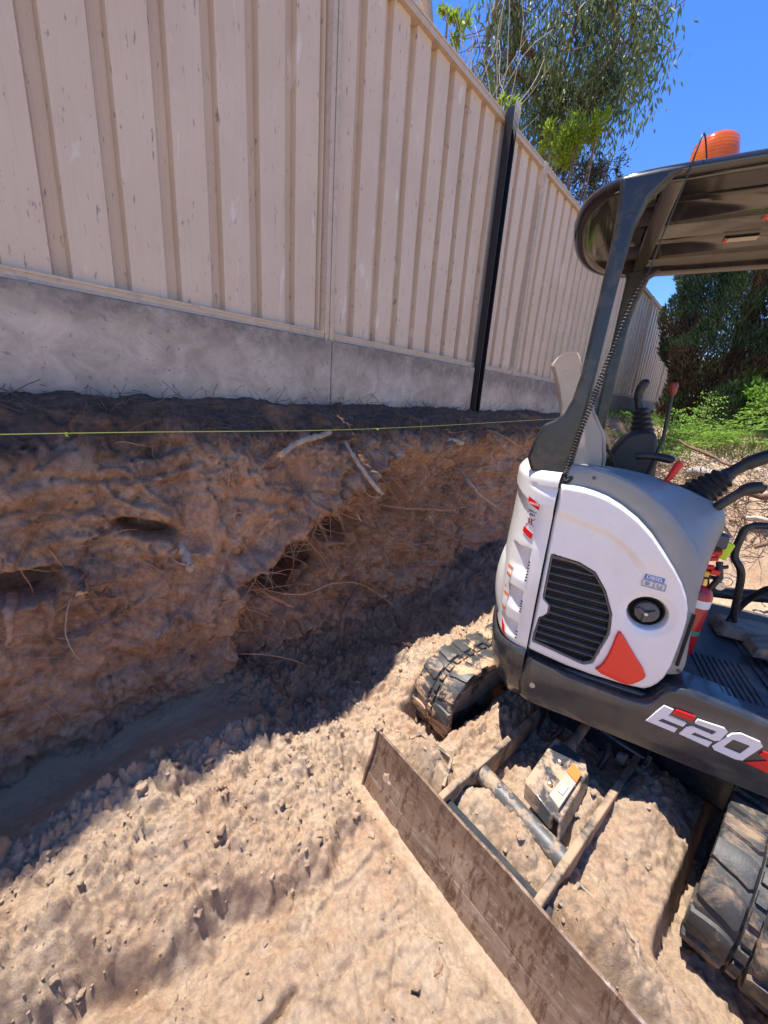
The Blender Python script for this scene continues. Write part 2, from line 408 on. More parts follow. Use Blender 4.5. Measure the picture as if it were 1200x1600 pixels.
M['cypressbrown'] = leaf('cypress_dead', (.05, .033, .02), (.10, .068, .04), .1)
M['fern'] = leaf('feathery_leaf', (.14, .30, .04), (.30, .46, .08), .45)
M['grass'] = leaf('grass_blade', (.12, .20, .04), (.30, .34, .10), .4)

# ------------------------------------------------------------------ ground
def poly_dist(x, y, pts):
    d = np.full(x.shape, 1e9); sgn = np.zeros(x.shape)
    for (a, b) in zip(pts[:-1], pts[1:]):
        a = np.array(a); b = np.array(b); e = b - a
        wx, wy = x - a[0], y - a[1]; t = np.clip((wx * e[0] + wy * e[1]) / (e @ e), 0, 1)
        dd = np.hypot(wx - e[0] * t, wy - e[1] * t); s_ = np.sign(e[0] * wy - e[1] * wx)
        sgn = np.where(dd < d, s_, sgn); d = np.minimum(d, dd)
    return d * sgn          # positive on the left of the line
SCARP = [(-1.0, -.45), (-.87, -.05), (-.86, .05), (-.79, .16), (-.82, .27), (-.72, .37), (-.73, .46), (-.67, .55), (-.71, .64), (-.70, .76), (-.70, .95)]
def ground_h(x, y):
    dx, dy = x - CEN[0], y - CEN[1]
    u = dx * VF[0] + dy * VF[1]; l = dx * VR[0] + dy * VR[1]
    wx = x + .07 * fbm(x * 5, y * 5, 4, 40); wy = y + .07 * fbm(x * 5, y * 5, 4, 50)
    z = np.full(x.shape, -1.505)
    z += .15 * sstep(-.80, -1.05, x) * sstep(-1.52, -1.2, x) * sstep(1.1, -.2, y)                    # high side towards the bank
    sd = poly_dist(wx, wy, SCARP)
    amp = (.05 + .05 * np.exp(-((y - .2) / .20) ** 2)) * (.8 + .4 * perlin(x * 2.5, y * 2.5, 3))
    z += amp * sstep(-.035, .022, sd) * sstep(-.9, -.15, y + .4) * sstep(.84, .62, y) - .05 * np.exp(-((sd + .03) / .04) ** 2) * sstep(.9, .6, y) - .06 * np.exp(-((wx + .90) ** 2 + (wy + .13) ** 2) / .006) + .02 * np.exp(-(sd - .05) ** 2 / .004) * sstep(.84, .62, y)
    sd2 = poly_dist(wx, wy, [(-.62, .42), (-.60, .62), (-.60, .9)])
    z += .03 * sstep(0, .02, sd2) * sstep(.3, .5, y)
    # talus at the foot of the bank
    ta = sstep(.45, .8, y); z += ta * .17 * sstep(-1.2, -1.65, wx) * (.8 + .5 * perlin(x * 3, y * 3, 7))
    z += ta * .06 * np.exp(-((x + 1.08) ** 2 / .02)) * sstep(1.0, 1.6, y)
    z += .10 * np.exp(-((wx + 1.02) ** 2 + (wy - 1.55) ** 2) / .06)
    z += (1 - ta) * .05 * sstep(-1.40, -1.66, x) + (1 - ta) * .045 * sstep(-1.1, -1.25, x)
    # spoil between blade, arms and tracks
    pile = lambda cu, cl, ru, rl, h: h * np.exp(-((u - cu) / ru) ** 2 - ((l - cl) / rl) ** 2)
    z += pile(-.90, -.34, .07, .13, .12) + pile(-.90, .34, .09, .13, .15) + pile(-.50, .0, .30, .16, .085) + pile(-.88, 0, .08, .2, .09) + pile(-.84, -.10, .08, .08, .05) + pile(-.60, .14, .15, .06, .06)
    z += pile(-.40, .29, .26, .12, .13) + pile(-.2, .2, .25, .2, .06) + pile(-.55, -.28, .25, .1, .08) + pile(-.15, -.28, .2, .15, .08)
    z += .05 * sstep(-1.0, -.9, u) * sstep(.95, .6, np.abs(l))
    # troughs under the tracks
    for lc in (-.515, .545):
        z = np.where(True, z - (z - (-1.545)) * sstep(.140, .108, np.abs(l - lc)) * sstep(-.80, -.70, u), z)
    z += .05 * fbm(x * 1.6, y * 1.6, 4, 11) + .0
    rough = .30 + .70 * sstep(-.10, .06, sd + .12 * perlin(x * 3, y * 3, 33))
    rough = np.maximum(rough, .55 * sstep(.9, 1.6, y))
    smooth = (1 - ta) * sstep(-1.22, -1.32, x)                              # dusty flat strip
    rough = rough * (1 - .85 * smooth)
    blade_in = sstep(-1.0, -.93, u); rough = np.maximum(rough, .62 * blade_in)
    rw = np.clip(rough, 0, 1); qx = x + .018 * fbm(x * 18, y * 18, 3, 41); qy = y + .018 * fbm(x * 18, y * 18, 3, 51)
    m1 = sstep(-.15, .2, perlin(x * 3.1, y * 3.1, 71)); m2 = .35 + .65 * sstep(-.2, .25, perlin(x * 5, y * 5, 72))
    z += rw * (.030 * fbm(x * 6, y * 6, 5, 21) + .36 * m1 * crumbs(qx, qy, .11, 1) + .68 * m2 * crumbs(qx, qy, .052, 2, 3, .15) + 1.0 * crumbs(qx, qy, .028, 3, 3, .12) + 1.2 * crumbs(x, y, .0155, 4, 3, .12) + .7 * bumps(qx, qy, .07, 6, dens=.3))
    z += .006 * fbm(x * 22, y * 22, 4, 31)
    # flaky slabs where the soil was pressed
    fl = fbm(x * 9 + .5 * perlin(x * 4, y * 4, 60), y * 4.5, 3, 61)
    pl = crumbs(wx + .03 * fbm(x * 12, y * 12, 3, 43), wy * .7, .13, 8, k=6, lo=.6)
    z += (1 - rw) * (1 - smooth) * (.010 * sstep(-.03, .0, fl) + .010 * sstep(.12, .15, fl) + .16 * pl + .75 * crumbs(qx, qy, .035, 9, 3) * sstep(-.15, .25, perlin(x * 4, y * 4, 73)) + .5 * crumbs(x, y, .016, 10, 3) * sstep(-.3, .2, perlin(x * 6, y * 6, 76)) + .012 * fbm(x * 9, y * 9, 4, 74))
    crack = poly_dist(wx, wy, [(-.50, .10), (-.515, .26), (-.52, .33)]); z -= .05 * np.exp(-(crack / .012) ** 2)
    z = z - (z + 1.55) * .75 * sstep(-1.20, -1.10, u) * sstep(-1.035, -1.05, u) * sstep(.66, .54, np.abs(l))      # scraped flat in front of the blade
    # end and side walls of the pit, yard level outside
    yard = -.06 + .028 * np.minimum(y, 9) + .0 * x
    endt = sstep(4.5, 5.25, y + .25 * fbm(x * 1.3, y * .5, 3, 70)) 
    lvl = -.62 + .45 * sstep(5.1, 6.4, y) + .0
    lvl = lvl + (yard - lvl) * sstep(6.0, 8.5, y)
    lvl = lvl + (yard - lvl) * sstep(-1.1, -1.6, x)
    z = z + (lvl + .03 * fbm(x * 2, y * 2, 4, 75) - z) * endt
    z = z + (yard + .0 - z) * sstep(3.0, 4.4, x + .3 * fbm(x, y, 2, 81))
    z = z + (yard + .0 - z) * sstep(-3.6, -5.0, y)
    z = np.where(x < -3.2, .30 + .03 * np.minimum(y, 9), z)
    z = np.where((x < -2.0) & (x >= -3.2), np.minimum(z, -1.2), z) if True else z
    z = np.where((x < -2.0) & (x >= -3.2) & (y > 5.3), -.5, z)
    return z
def grow(a, b, s0, k):
    o = [a]; s = s0
    while (o[-1] < b) if s0 > 0 else (o[-1] > b): o.append(o[-1] + s); s *= k
    return o
def grid_mesh(name, X, Y, Z, mat, kind=None, parent=None, flip=False):
    ny, nx = X.shape
    me = bpy.data.meshes.new(name); nv = nx * ny; co = np.stack([X, Y, Z], 2).reshape(-1)
    i = np.arange(nv).reshape(ny, nx); q = np.stack([i[:-1, :-1], i[:-1, 1:], i[1:, 1:], i[1:, :-1]], 2).reshape(-1, 4)
    if flip: q = q[:, ::-1]
    me.vertices.add(nv); me.vertices.foreach_set('co', co.astype(np.float32))
    me.loops.add(q.size); me.loops.foreach_set('vertex_index', q.reshape(-1).astype(np.int32))
    me.polygons.add(len(q)); me.polygons.foreach_set('loop_start', (np.arange(len(q)) * 4).astype(np.int32))
    me.polygons.foreach_set('use_smooth', np.ones(len(q), bool)); me.update(calc_edges=True); me.validate()
    me.materials.append(mat); o = bpy.data.objects.new(name, me); col.objects.link(o)
    if kind: o['kind'] = kind
    return o
ST = .0052
xs = grow(-2.1, -2.45, -.06, 1.3)[::-1][:-1]; xs = [x for x in xs if x > -2.46]
xs = grow(-3.4, -300, -.15, 1.5)[::-1] + [-3.21, -3.19, -2.9, -2.6] + xs + list(np.arange(-2.1, -1.7, .03)) + list(np.arange(-1.7, .45, ST)) + list(np.arange(.45, 1.0, .012)) + grow(1.0, 300, .02, 1.08)
xs = np.unique(np.round(xs, 5))
ys = grow(-.3, -300, -.03, 1.15)[::-1][:-1] + list(np.arange(-.3, 1.75, ST)) + list(np.arange(1.75, 2.2, .012)) + list(np.arange(2.2, 6.5, .025)) + grow(6.5, 400, .05, 1.12)
ys = np.unique(np.round(ys, 5))
GX, GY = np.meshgrid(xs, ys); GZ = ground_h(GX, GY)
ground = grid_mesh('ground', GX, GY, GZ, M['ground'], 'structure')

# loose clods lying on the ground
def ico(sub=1):
    bm = bmesh.new(); bmesh.ops.create_icosphere(bm, subdivisions=sub, radius=1)
    v = np.array([x.co[:] for x in bm.verts]); f = [tuple(q.index for q in p.verts) for p in bm.faces]; bm.free(); return v, f
IV, IFc = ico(2)
def lump(mb, p, r, rot=None, rough=.28, sq=(1, 1, .7)):
    v = IV.copy(); k = rng.normal(size=(5, 3)); ph = rng.random(5) * 6.28
    d = 1 + rough * sum(np.sin(v @ k[i] * 2.1 + ph[i]) for i in range(5)) / 2.2
    # a few flat cut facets
    for _ in range(3):
        n = rng.normal(size=3); n /= np.linalg.norm(n); dd = v @ n; d = np.where(dd > .55, d * (.55 / np.maximum(dd, .55)) ** .8, d)
    v = v * d[:, None] * np.array(sq) * r
    a = rng.random() * 6.28; c, s_ = math.cos(a), math.sin(a); v = np.stack([v[:, 0] * c - v[:, 1] * s_, v[:, 0] * s_ + v[:, 1] * c, v[:, 2]], 1)
    mb.add(v + np.array(p), IFc)
mb = MB(); n = 0
while n < 2600:
    x = rng.uniform(-1.5, .95); y = rng.uniform(-.25, 2.4); 
    dx, dy = x - CEN[0], y - CEN[1]; u = dx * VF[0] + dy * VF[1]; l = dx * VR[0] + dy * VR[1]
    if abs(l + .515) < .16 and u > -.85 or abs(l - .545) < .16 and u > -.85: continue
    if -1.12 < u < -.97 and abs(l) < .57: continue
    if x < -1.25 and y < .55 and rng.random() < .93: continue
    if x > -.72 and rng.random() < .6: continue
    r = .003 + .016 * rng.random() ** 5
    z = float(ground_h(np.array([[x]]), np.array([[y]]))[0, 0])
    lump(mb, (x, y, z + r * .05), r); n += 1
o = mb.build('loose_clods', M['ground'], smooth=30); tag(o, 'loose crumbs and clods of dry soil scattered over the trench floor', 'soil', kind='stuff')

# ------------------------------------------------------------------ earth bank
def prof_line(n1=190, n2=34):
    P = [(-1.50, -1.80), (-1.57, -1.45), (-1.64, -1.1), (-1.68, -.8), (-1.70, -.5), (-1.73, -.32), (-1.765, -.22)]
    A = resample(P, n1); Q = chaikin([(-1.765, -.22), (-1.80, -.165), (-1.85, -.125), (-1.90, -.075), (-1.955, -.045), (-2.04, -.03)], 2, False); B = resample(Q, n2)[1:]
    return np.vstack([A, B])
PL = prof_line()
nrm = np.gradient(PL, axis=0); nrm = np.stack([nrm[:, 1], -nrm[:, 0]], 1); nrm /= np.linalg.norm(nrm, axis=1)[:, None]
arc = np.r_[0, np.cumsum(np.linalg.norm(np.diff(PL, axis=0), axis=1))]
by = np.r_[np.arange(-2.4, -.5, .05), np.arange(-.5, 3.0, .009), np.arange(3.0, 5.9, .03)]
BY, BA = np.meshgrid(by, arc); PX = np.repeat(PL[:, :1], len(by), 1); PZ = np.repeat(PL[:, 1:], len(by), 1)
NX = np.repeat(nrm[:, :1], len(by), 1); NZ = np.repeat(nrm[:, 1:], len(by), 1)
Zs = PZ
wy_ = BY + .06 * fbm(BY * 3, BA * 3, 4, 100); wz_ = Zs + .05 * fbm(BY * 3, BA * 3, 4, 110)
face = sstep(-.05, -.20, PZ)
d = .06 * fbm(BY * 1.1, BA * 1.6, 4, 120) + .055 * fbm(BY * 3.6, BA * 4.5, 5, 130)
yb = np.interp(wz_, [-1.6, -1.15, -.86, -.47, -.30], [.64, .68, .74, 1.5, 1.95])
e = wy_ - yb
rec = sstep(-.015, .05, e) * (.10 + .16 * np.exp(-np.clip(e, 0, 9) / .35)) * sstep(-.28, -.45, wz_)
d -= rec * face
d += .09 * np.exp(-(e + .10) ** 2 / .012) * sstep(-.35, -.55, wz_) * sstep(-1.25, -.9, wz_)
d -= .16 * sstep(2.35, 2.5, wy_ + .25 * wz_) * face
def hole(cy, cz, ry, rz, depth, ang=0, k=2.2):
    c, s_ = math.cos(ang), math.sin(ang); a = (wy_ - cy) * c + (wz_ - cz) * s_; b = -(wy_ - cy) * s_ + (wz_ - cz) * c
    q = (a / ry) ** 2 + (b / rz) ** 2; return depth * np.exp(-q ** k)
d -= face * (hole(1.06, -.90, .20, .13, 1.0, .35, 5) - 0 + hole(1.42, -.74, .13, .05, .5, .3, 4) + hole(.46, -.245, .10, .026, .12) + hole(.36, -.535, .10, .030, .20, -.35) + hole(-.03, -.67, .13, .05, .26) + hole(1.38, -.70, .13, .045, .15, .3) + hole(.71, -1.13, .05, .035, .10) + hole(1.9, -.62, .05, .10, .10) + hole(2.0, -1.1, .12, .08, .1))
# pockets, fracture faces and overhangs
pk = perlin(BY * 5, BA * 5.5, 180); d -= .035 * sstep(.36, .46, pk) * face * sstep(.2, .5, BY + 2 * (Zs > -.9)) - .03 * sstep(.2, .33, pk) * face
qf_y = BY + .10 * fbm(BY * 4, BA * 4, 3, 181); qf_a = BA + .08 * fbm(BY * 4, BA * 4, 3, 182)
d += face * .16 * crumbs(qf_y, qf_a * 1.3, .30, 24, 5) * (1 - .6 * sstep(.65, .4, BY) * sstep(-.75, -.95, Zs)) + face * .22 * crumbs(qf_y, qf_a, .13, 25, 4) * sstep(-.1, .2, perlin(BY * 2.4, BA * 2.4, 183))
# strata ledges
d += face * .014 * sstep(-.1, .25, perlin(BY * .8 + 3, wz_ * 13, 140)) * sstep(-.75, -.5, wz_) - face * .028 * np.exp(-((wz_ + .33 - .02 * wy_) / .010) ** 2) * sstep(.75, .5, wy_)
roughm = .14 + .86 * sstep(-.02, .22, e + .22 * sstep(-.6, -.4, wz_)) ; roughm = np.where(BY > 1.2, 1, roughm)
roughm = roughm * (1 - .85 * sstep(-.80, -.95, wz_) * sstep(.1, -.1, e)) * face + .5 * (1 - face)
qy_ = BY + .03 * fbm(BY * 14, BA * 14, 3, 156); qa_ = BA + .03 * fbm(BY * 14, BA * 14, 3, 157)
d = d * (1 - .5 * sstep(-.4, -.2, Zs))
d += roughm * (1 - .45 * sstep(-.35, -.2, Zs)) * (.060 * np.abs(fbm(BY * 8, BA * 8, 5, 150)) + .40 * crumbs(qy_, qa_, .12, 20) * (.4 + .6 * sstep(-.2, .2, perlin(BY * 3, BA * 3, 155))) + .50 * crumbs(qy_, qa_, .05, 21) + .55 * crumbs(qy_, qa_, .022, 22))
fl = fbm(BY * 7, BA * 5 + .4 * perlin(BY * 3, BA * 3, 160), 4, 161); d += .020 * sstep(.02, .05, fl) * face + .016 * sstep(-.2, -.17, fl) * face; crk = np.abs(fbm(BY * 4 + .4 * BA, BA * 5, 4, 165)); d -= .022 * face * sstep(.012, .0, crk) * sstep(-.1, .2, perlin(BY * 1.6, BA * 1.6, 166))
d += .004 * fbm(BY * 30, BA * 30, 4, 170)
# bucket teeth scraped the lower left part of the face
gv = (BY * .62 + Zs * .78) * 15 + .35 * fbm(BY * 2, BA * 2, 2, 171); gsm = sstep(.62, .45, BY) * sstep(-.78, -.95, Zs)
d -= gsm * .012 * np.clip(np.cos(gv * 6.283) - .55, 0, 1) * 2 * sstep(-.2, .1, perlin(BY * 2.2, BA * 1.4, 172))
lift = .028 * BY * sstep(-.9, -.15, PZ)
d = np.where(PX < -1.97, np.minimum(d, .01), d)
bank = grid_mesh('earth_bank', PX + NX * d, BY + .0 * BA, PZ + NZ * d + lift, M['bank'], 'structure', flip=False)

# litter of dark straw on the ledge below the plinth
def fibre_path(p, dirv, L, bend, n=5):
    P = [np.array(p, float)]; v = np.array(dirv, float); v /= np.linalg.norm(v)
    for i in range(n): v = v + rng.normal(size=3) * bend; v /= np.linalg.norm(v); P.append(P[-1] + v * L / n)
    return P
bi = lambda y: int(np.clip(np.searchsorted(by, y), 0, len(by) - 1))
BXX = PX + NX * d; BZZ = PZ + NZ * d + lift
mb = MB(); mb2 = MB()
for i in range(1500):
    y = rng.uniform(-.5, 4.6); j = rng.integers(192, len(PL) - 1); k = bi(y)
    p = (BXX[j, k], y, BZZ[j, k] + .004)
    (mb if rng.random() < .86 else mb2).tube(fibre_path(p, (rng.normal() * .6 + .35, rng.normal(), rng.normal() * .25), rng.uniform(.03, .13), .3, 3), rng.uniform(.0007, .0018), 3, cap=False)
tag(mb.build('leaf_litter', M['litter'], smooth=180), 'dark matted dry litter along the foot of the concrete plinth', 'litter', kind='stuff')
tag(mb2.build('dry_grass_litter', M['rootdark'], smooth=180), 'brown dead grass stalks caught in the litter under the fence', 'litter', kind='stuff')

# fine roots hanging from the bank
mb = MB()
def face_pt(y, z):
    k = bi(y); colz = BZZ[:190, k]; j = int(np.argmin(np.abs(colz - z))); return np.array([BXX[j, k], y, colz[j]])
clusters = [(1.25, -.72, .25, .12, 80), (1.0, -.88, .18, .08, 70), (1.9, -.62, .35, .2, 70), (.45, -.6, .3, .2, 12), (0.05, -.7, .2, .2, 14), (1.7, -.4, .5, .15, 60), (.6, -.3, .5, .1, 16), (.8, -1.0, .4, .3, 25), (2.4, -.4, .4, .25, 50), (1.45, -.72, .38, .12, 110), (1.1, -.95, .3, .12, 80), (1.8, -.55, .3, .12, 70)]
mbf = MB()
for (cy, cz, sy, sz, n) in clusters:
    n = int(n * 1.7)
    for i in range(n):
        p = face_pt(rng.normal(cy, sy), rng.normal(cz, sz)); p[0] -= .01
        L = rng.uniform(.04, .2) * (1.6 if cy > .9 and rng.random() < .4 else 1); P = fibre_path(p, (.4 + .4 * rng.random(), rng.normal() * .9, rng.normal() * .5 - .45), L, .17, 6)
        (mb if i % 4 else mbf).tube(P, list(np.linspace(rng.uniform(.0014, .0040), .0007, 7)), 4, cap=False)
tag(mbf.build('root_hairs', M['fibre'], smooth=180), 'pale tan root hairs hanging from the cut earth bank', 'roots', kind='stuff')
tag(mb.build('fine_roots', M['rootred'], smooth=180), 'tangle of hair thin roots poking out of the cut earth bank', 'roots', kind='stuff')

# larger roots, each one a thing: (path of (y, z, distance in front of the face), radii, material, label)
def root(path, r0, r1, mat, label, tip=None, wob=.10, nseg=10, name='exposed_root', cat='root', twigs=0):
    P = spline([(x, y, z) for (x, y, z) in path], nseg); kk = rng.normal(size=(3, 2)); P = [p + np.array([math.sin(i * .9 * kk[c, 0] + c) + .5 * math.sin(i * 2.1 * kk[c, 1]) for c in range(3)]) * r0 * .16 * min(1, i / 5) + rng.normal(size=3) * r0 * wob for i, p in enumerate(P)]
    r0 *= 1.2; r1 *= 1.15
    rr = np.linspace(r0, r1, len(P)) * (1 + .07 * rng.normal(size=len(P)))
    a = MB().tube(P, list(np.abs(rr)), 8)
    for i in range(twigs):
        q = P[rng.integers(len(P) // 3, len(P) - 1)]; a.tube(fibre_path(q, (.3, rng.normal(), rng.normal()), rng.uniform(.04, .09), .3, 4), list(np.linspace(r1 * .45, .0008, 5)), 5)
    base = np.array(P[0]); e_ = thing(name, label, cat, tuple(base))
    a.build('root_stem', M[mat], e_, smooth=60)
    if tip:
        dv = np.array(P[-1]) - np.array(P[-3]); dv /= np.linalg.norm(dv)
        t_ = MB()
        for k in range(5):
            t_.tube([np.array(P[-1]) - dv * .008 + rng.normal(size=3) * r1 * .4, np.array(P[-1]) + dv * rng.uniform(.004, .016) + rng.normal(size=3) * r1 * .6], [r1 * .5, r1 * .15], 5)
        t_.build('broken_end', M[tip], e_, smooth=60)
    return e_
root([(-1.78, 1.417, -0.142), (-1.68, 1.209, -0.165), (-1.6, 1.02, -0.191), (-1.52, 0.876, -0.238)], 0.014, 0.011, 'rootpale', 'pale cut root slanting down just below the string line', tip='cut', twigs=0)
root([(-1.8, 1.433, -0.143), (-1.68, 1.393, -0.212), (-1.58, 1.394, -0.301), (-1.5, 1.426, -0.391), (-1.44, 1.464, -0.456)], 0.01, 0.012, 'rootpale', 'pale broken root pointing down right with splintered end', tip='straw', twigs=0)
root([(-1.43, 1.446, -0.478), (-1.45, 1.396, -0.473), (-1.47, 1.369, -0.445), (-1.5, 1.378, -0.394)], 0.004, 0.0015, 'fibre', 'short curved pale sliver of root skin under the broken root', tip=None, twigs=0)
root([(-1.8, 1.812, -0.651), (-1.68, 1.938, -0.668), (-1.6, 2.091, -0.675), (-1.52, 2.258, -0.689), (-1.48, 2.397, -0.674)], 0.009, 0.005, 'rootred', 'long reddish root reaching right across the bank', tip='straw', twigs=4)
root([(-1.8, 0.816, -0.939), (-1.66, 0.853, -0.969), (-1.6, 0.93, -1.024), (-1.58, 0.988, -1.066)], 0.01, 0.007, 'rootred', 'brown root crossing below the dark hollow', tip=None, twigs=3)
root([(-1.75, 0.81, -0.944), (-1.56, 0.871, -0.932), (-1.5, 1.003, -0.96), (-1.48, 1.175, -0.945), (-1.48, 1.365, -1.002), (-1.47, 1.523, -1.116), (-1.46, 1.679, -1.247)], 0.0045, 0.0022, 'rootred', 'thin arching root running right from the hollow', tip=None, twigs=2)
root([(-1.62, 1.507, -1.115), (-1.52, 1.333, -1.126), (-1.47, 1.246, -1.178), (-1.47, 1.242, -1.29)], 0.01, 0.013, 'rootdark', 'dark curved root hanging below the arching root', tip=None, twigs=1)
root([(-1.84, 0.485, -0.603), (-1.66, 0.476, -0.621), (-1.58, 0.477, -0.67), (-1.56, 0.483, -0.705)], 0.02, 0.013, 'rootpale', 'grey shredded root stub under the left overhang', tip='fibre', twigs=5)
root([(-1.82, 0.07, -0.626), (-1.68, 0.096, -0.64), (-1.58, 0.12, -0.669), (-1.54, 0.133, -0.691)], 0.026, 0.013, 'rootdark', 'thick dark root stub with fresh orange tip on the left', tip='cut', twigs=5)
root([(-1.6, 0.117, -0.683), (-1.53, 0.08, -0.727), (-1.5, 0.062, -0.804), (-1.48, 0.072, -0.872), (-1.46, 0.092, -0.913)], 0.0026, 0.0014, 'fibre', 'long pale fibre hanging in a curve on the left of the bank', tip=None, twigs=0)
root([(-1.84, 3.261, -0.126), (-1.68, 3.18, -0.226), (-1.56, 3.197, -0.321)], 0.011, 0.009, 'rootpale', 'grey root stick beside the excavator tail with pale tip', tip='cut', twigs=0)
root([(-1.85, 2.851, -0.473), (-1.72, 2.852, -0.588), (-1.66, 2.961, -0.692), (-1.62, 3.19, -0.814)], 0.012, 0.01, 'rootpale', 'grey forked root on the right part of the bank', tip=None, twigs=3)
root([(-1.66, 0.641, -1.247), (-1.52, 0.742, -1.214), (-1.46, 0.866, -1.261), (-1.43, 0.967, -1.331)], 0.004, 0.002, 'rootred', 'thin tan root low on the bank left of the rubble', tip=None, twigs=1)
root([(-1.6, 1.415, -1.398), (-1.48, 1.366, -1.393), (-1.42, 1.473, -1.398), (-1.4, 1.555, -1.395)], 0.007, 0.004, 'rootdark', 'short dark root sticking out low in the middle of the bank', tip=None, twigs=3)
root([(-1.7, -0.047, -0.71), (-1.58, -0.06, -0.735), (-1.55, -0.078, -0.818)], 0.016, 0.006, 'rootred', 'orange brown root stub at the far left edge', tip=None, twigs=4)
root([(-1.95, 1.427, -0.97), (-1.78, 1.209, -0.939), (-1.76, 1.116, -0.961), (-1.8, 1.081, -1.058)], 0.022, 0.026, 'rootdark', 'thick bent root inside the dark hollow', tip=None, twigs=2)
root([(-1.7, 2.171, -0.889), (-1.52, 2.184, -0.93), (-1.46, 2.23, -0.972), (-1.43, 2.272, -1.064)], 0.004, 0.002, 'fibre', 'pale forked twig below the reddish root on the right', tip=None, twigs=2)
root([(-1.72, 1.808, -0.899), (-1.6, 1.948, -0.915), (-1.54, 2.172, -0.934)], 0.004, 0.002, 'rootred', 'thin brown root pointing right above the reddish root', tip=None, twigs=1)
root([(-1.78, 2.23, -0.188), (-1.71, 2.343, -0.191), (-1.7, 2.61, -0.222)], 0.02, 0.018, 'rootpale', 'grey flat root lying along the top of the bank on the right', tip=None, twigs=0)
root([(-1.8, 3.133, -0.124), (-1.6, 3.129, -0.172), (-1.45, 3.253, -0.28)], 0.012, 0.008, 'rootred', 'brown root near the excavator reaching towards its tail', tip=None, twigs=1)


# ------------------------------------------------------------------ string line
def string_line():
    pts = [(-1.58, -1.6, -.20), (-1.58, .15, -.148), (-1.58, 1.537, -.114), (-1.58, 3.9, .011), (-1.60, 5.6, .10)]
    a = MB().tube(spline(pts, 6), .0015, 5)
    e_ = thing('string_line', 'taut yellow green builder string stretched along the top of the earth bank', 'string', pts[1])
    a.build('string', M['string'], e_, smooth=180)
    for p in (pts[1], pts[2]):
        k = MB(); k.tube([(p[0] + .004 * math.cos(t) * (1 + .2 * t), p[1] + .003 * math.sin(2 * t), p[2] + .004 * math.sin(t) - .001 * t) for t in np.linspace(0, 9, 22)], .0011, 5)
        k.tube([(p[0], p[1], p[2]), (p[0] + .003, p[1] + .003, p[2] - .012)], .0009, 4); k.build('knot', M['string'], e_, smooth=180)
string_line()
for (x, y, z, lb) in ((-1.58, -1.6, -.20, 'timber peg holding the near end of the string line'), (-1.60, 5.6, .10, 'timber peg holding the far end of the string line')):
    a = MB(); a.box(W, (x - .012, y - .02, z - .5), (x + .012, y + .02, z + .05)); tag(a.build('survey_peg', M['cut'], bevel=.002), lb, 'peg')

# ------------------------------------------------------------------ fence
SL = .022
def ft(y): return 2.225 + .004 * y
def fb(y): return .34 + SL * y
FX = -2.0
POSTS = [1.47 + 2.38 * k for k in range(-2, 6)]
fence = thing('metal_fence', 'tall cream ribbed sheet metal fence standing on the grey concrete plinth', 'fence', (FX, 1.47, fb(1.47)))
def panel(y0, y1):
    per = .195; pr = [(0, 0), (.004, .003), (.126, .0), (.136, -.040), (.180, -.040), (.188, 0)]   # offset, depth
    ys_ = []; xs_ = []
    y = y0
    while y < y1:
        for (a, dpt) in pr:
            if y + a <= y1: ys_.append(y + a); xs_.append(FX - .015 + dpt)
        y += per
    ys_.append(y1); xs_.append(FX - .015)
    # small swages near each pan edge
    a = MB(); nz = 9; vs_ = []; 
    for k in range(nz):
        t = k / (nz - 1)
        for yy, xx in zip(ys_, xs_):
            z = fb(yy) + .02 + (ft(yy) - fb(yy) - .04) * t
            vs_.append((xx + .0035 * float(perlin(np.array([yy * 2.3]), np.array([t * 3.])))[0] if False else xx + .004 * math.sin(yy * 9 + t * 5 + y0) * math.sin(t * 3.1), yy, z))
    n_ = len(ys_); a.add(vs_, [(k * n_ + i, k * n_ + i + 1, (k + 1) * n_ + i + 1, (k + 1) * n_ + i) for k in range(nz - 1) for i in range(n_ - 1)])
    return a.build('sheet_panel', M['fence'], fence, smooth=20)
for i, (a_, b_) in enumerate(zip(POSTS[:-1], POSTS[1:])):
    gap = .012 if abs(b_ - 3.85) < .1 else 0
    panel(a_ + .03, b_ - .046 - gap)
    for nm, f0, off, hh in (('bottom_rail', fb, 0.0, .042), ('top_rail', ft, -.045, .05)):
        r_ = MB(); y0, y1 = a_ + .028, b_ - .028 - gap
        for (x0, x1, za, zb) in ((FX - .055, FX + .012, 0, hh), (FX + .012, FX + .017, 0, .012), (FX + .012, FX + .017, hh - .012, hh)):
            pts = []
            for yy in (y0, y1):
                z = f0(yy) + off; pts += [(x0, yy, z + za), (x1, yy, z + za), (x1, yy, z + zb), (x0, yy, z + zb)]
            r_.hexa(pts)
        r_.build(nm, M['fence_trim'], fence, bevel=.003)
for y in POSTS:
    p = MB(); zb, zt = fb(y) - .03, ft(y) + .015
    p.box(W, (FX - .06, y - .024, zb), (FX + .018, y + .005, zt)); p.box(W, (FX - .06, y + .0075, zb), (FX + .022, y + .035, zt))
    p.box(W, (FX - .058, y - .045, zb), (FX - .050, y - .0245, zt - .05)); p.build('post', M['fence_trim'], fence, bevel=.004)
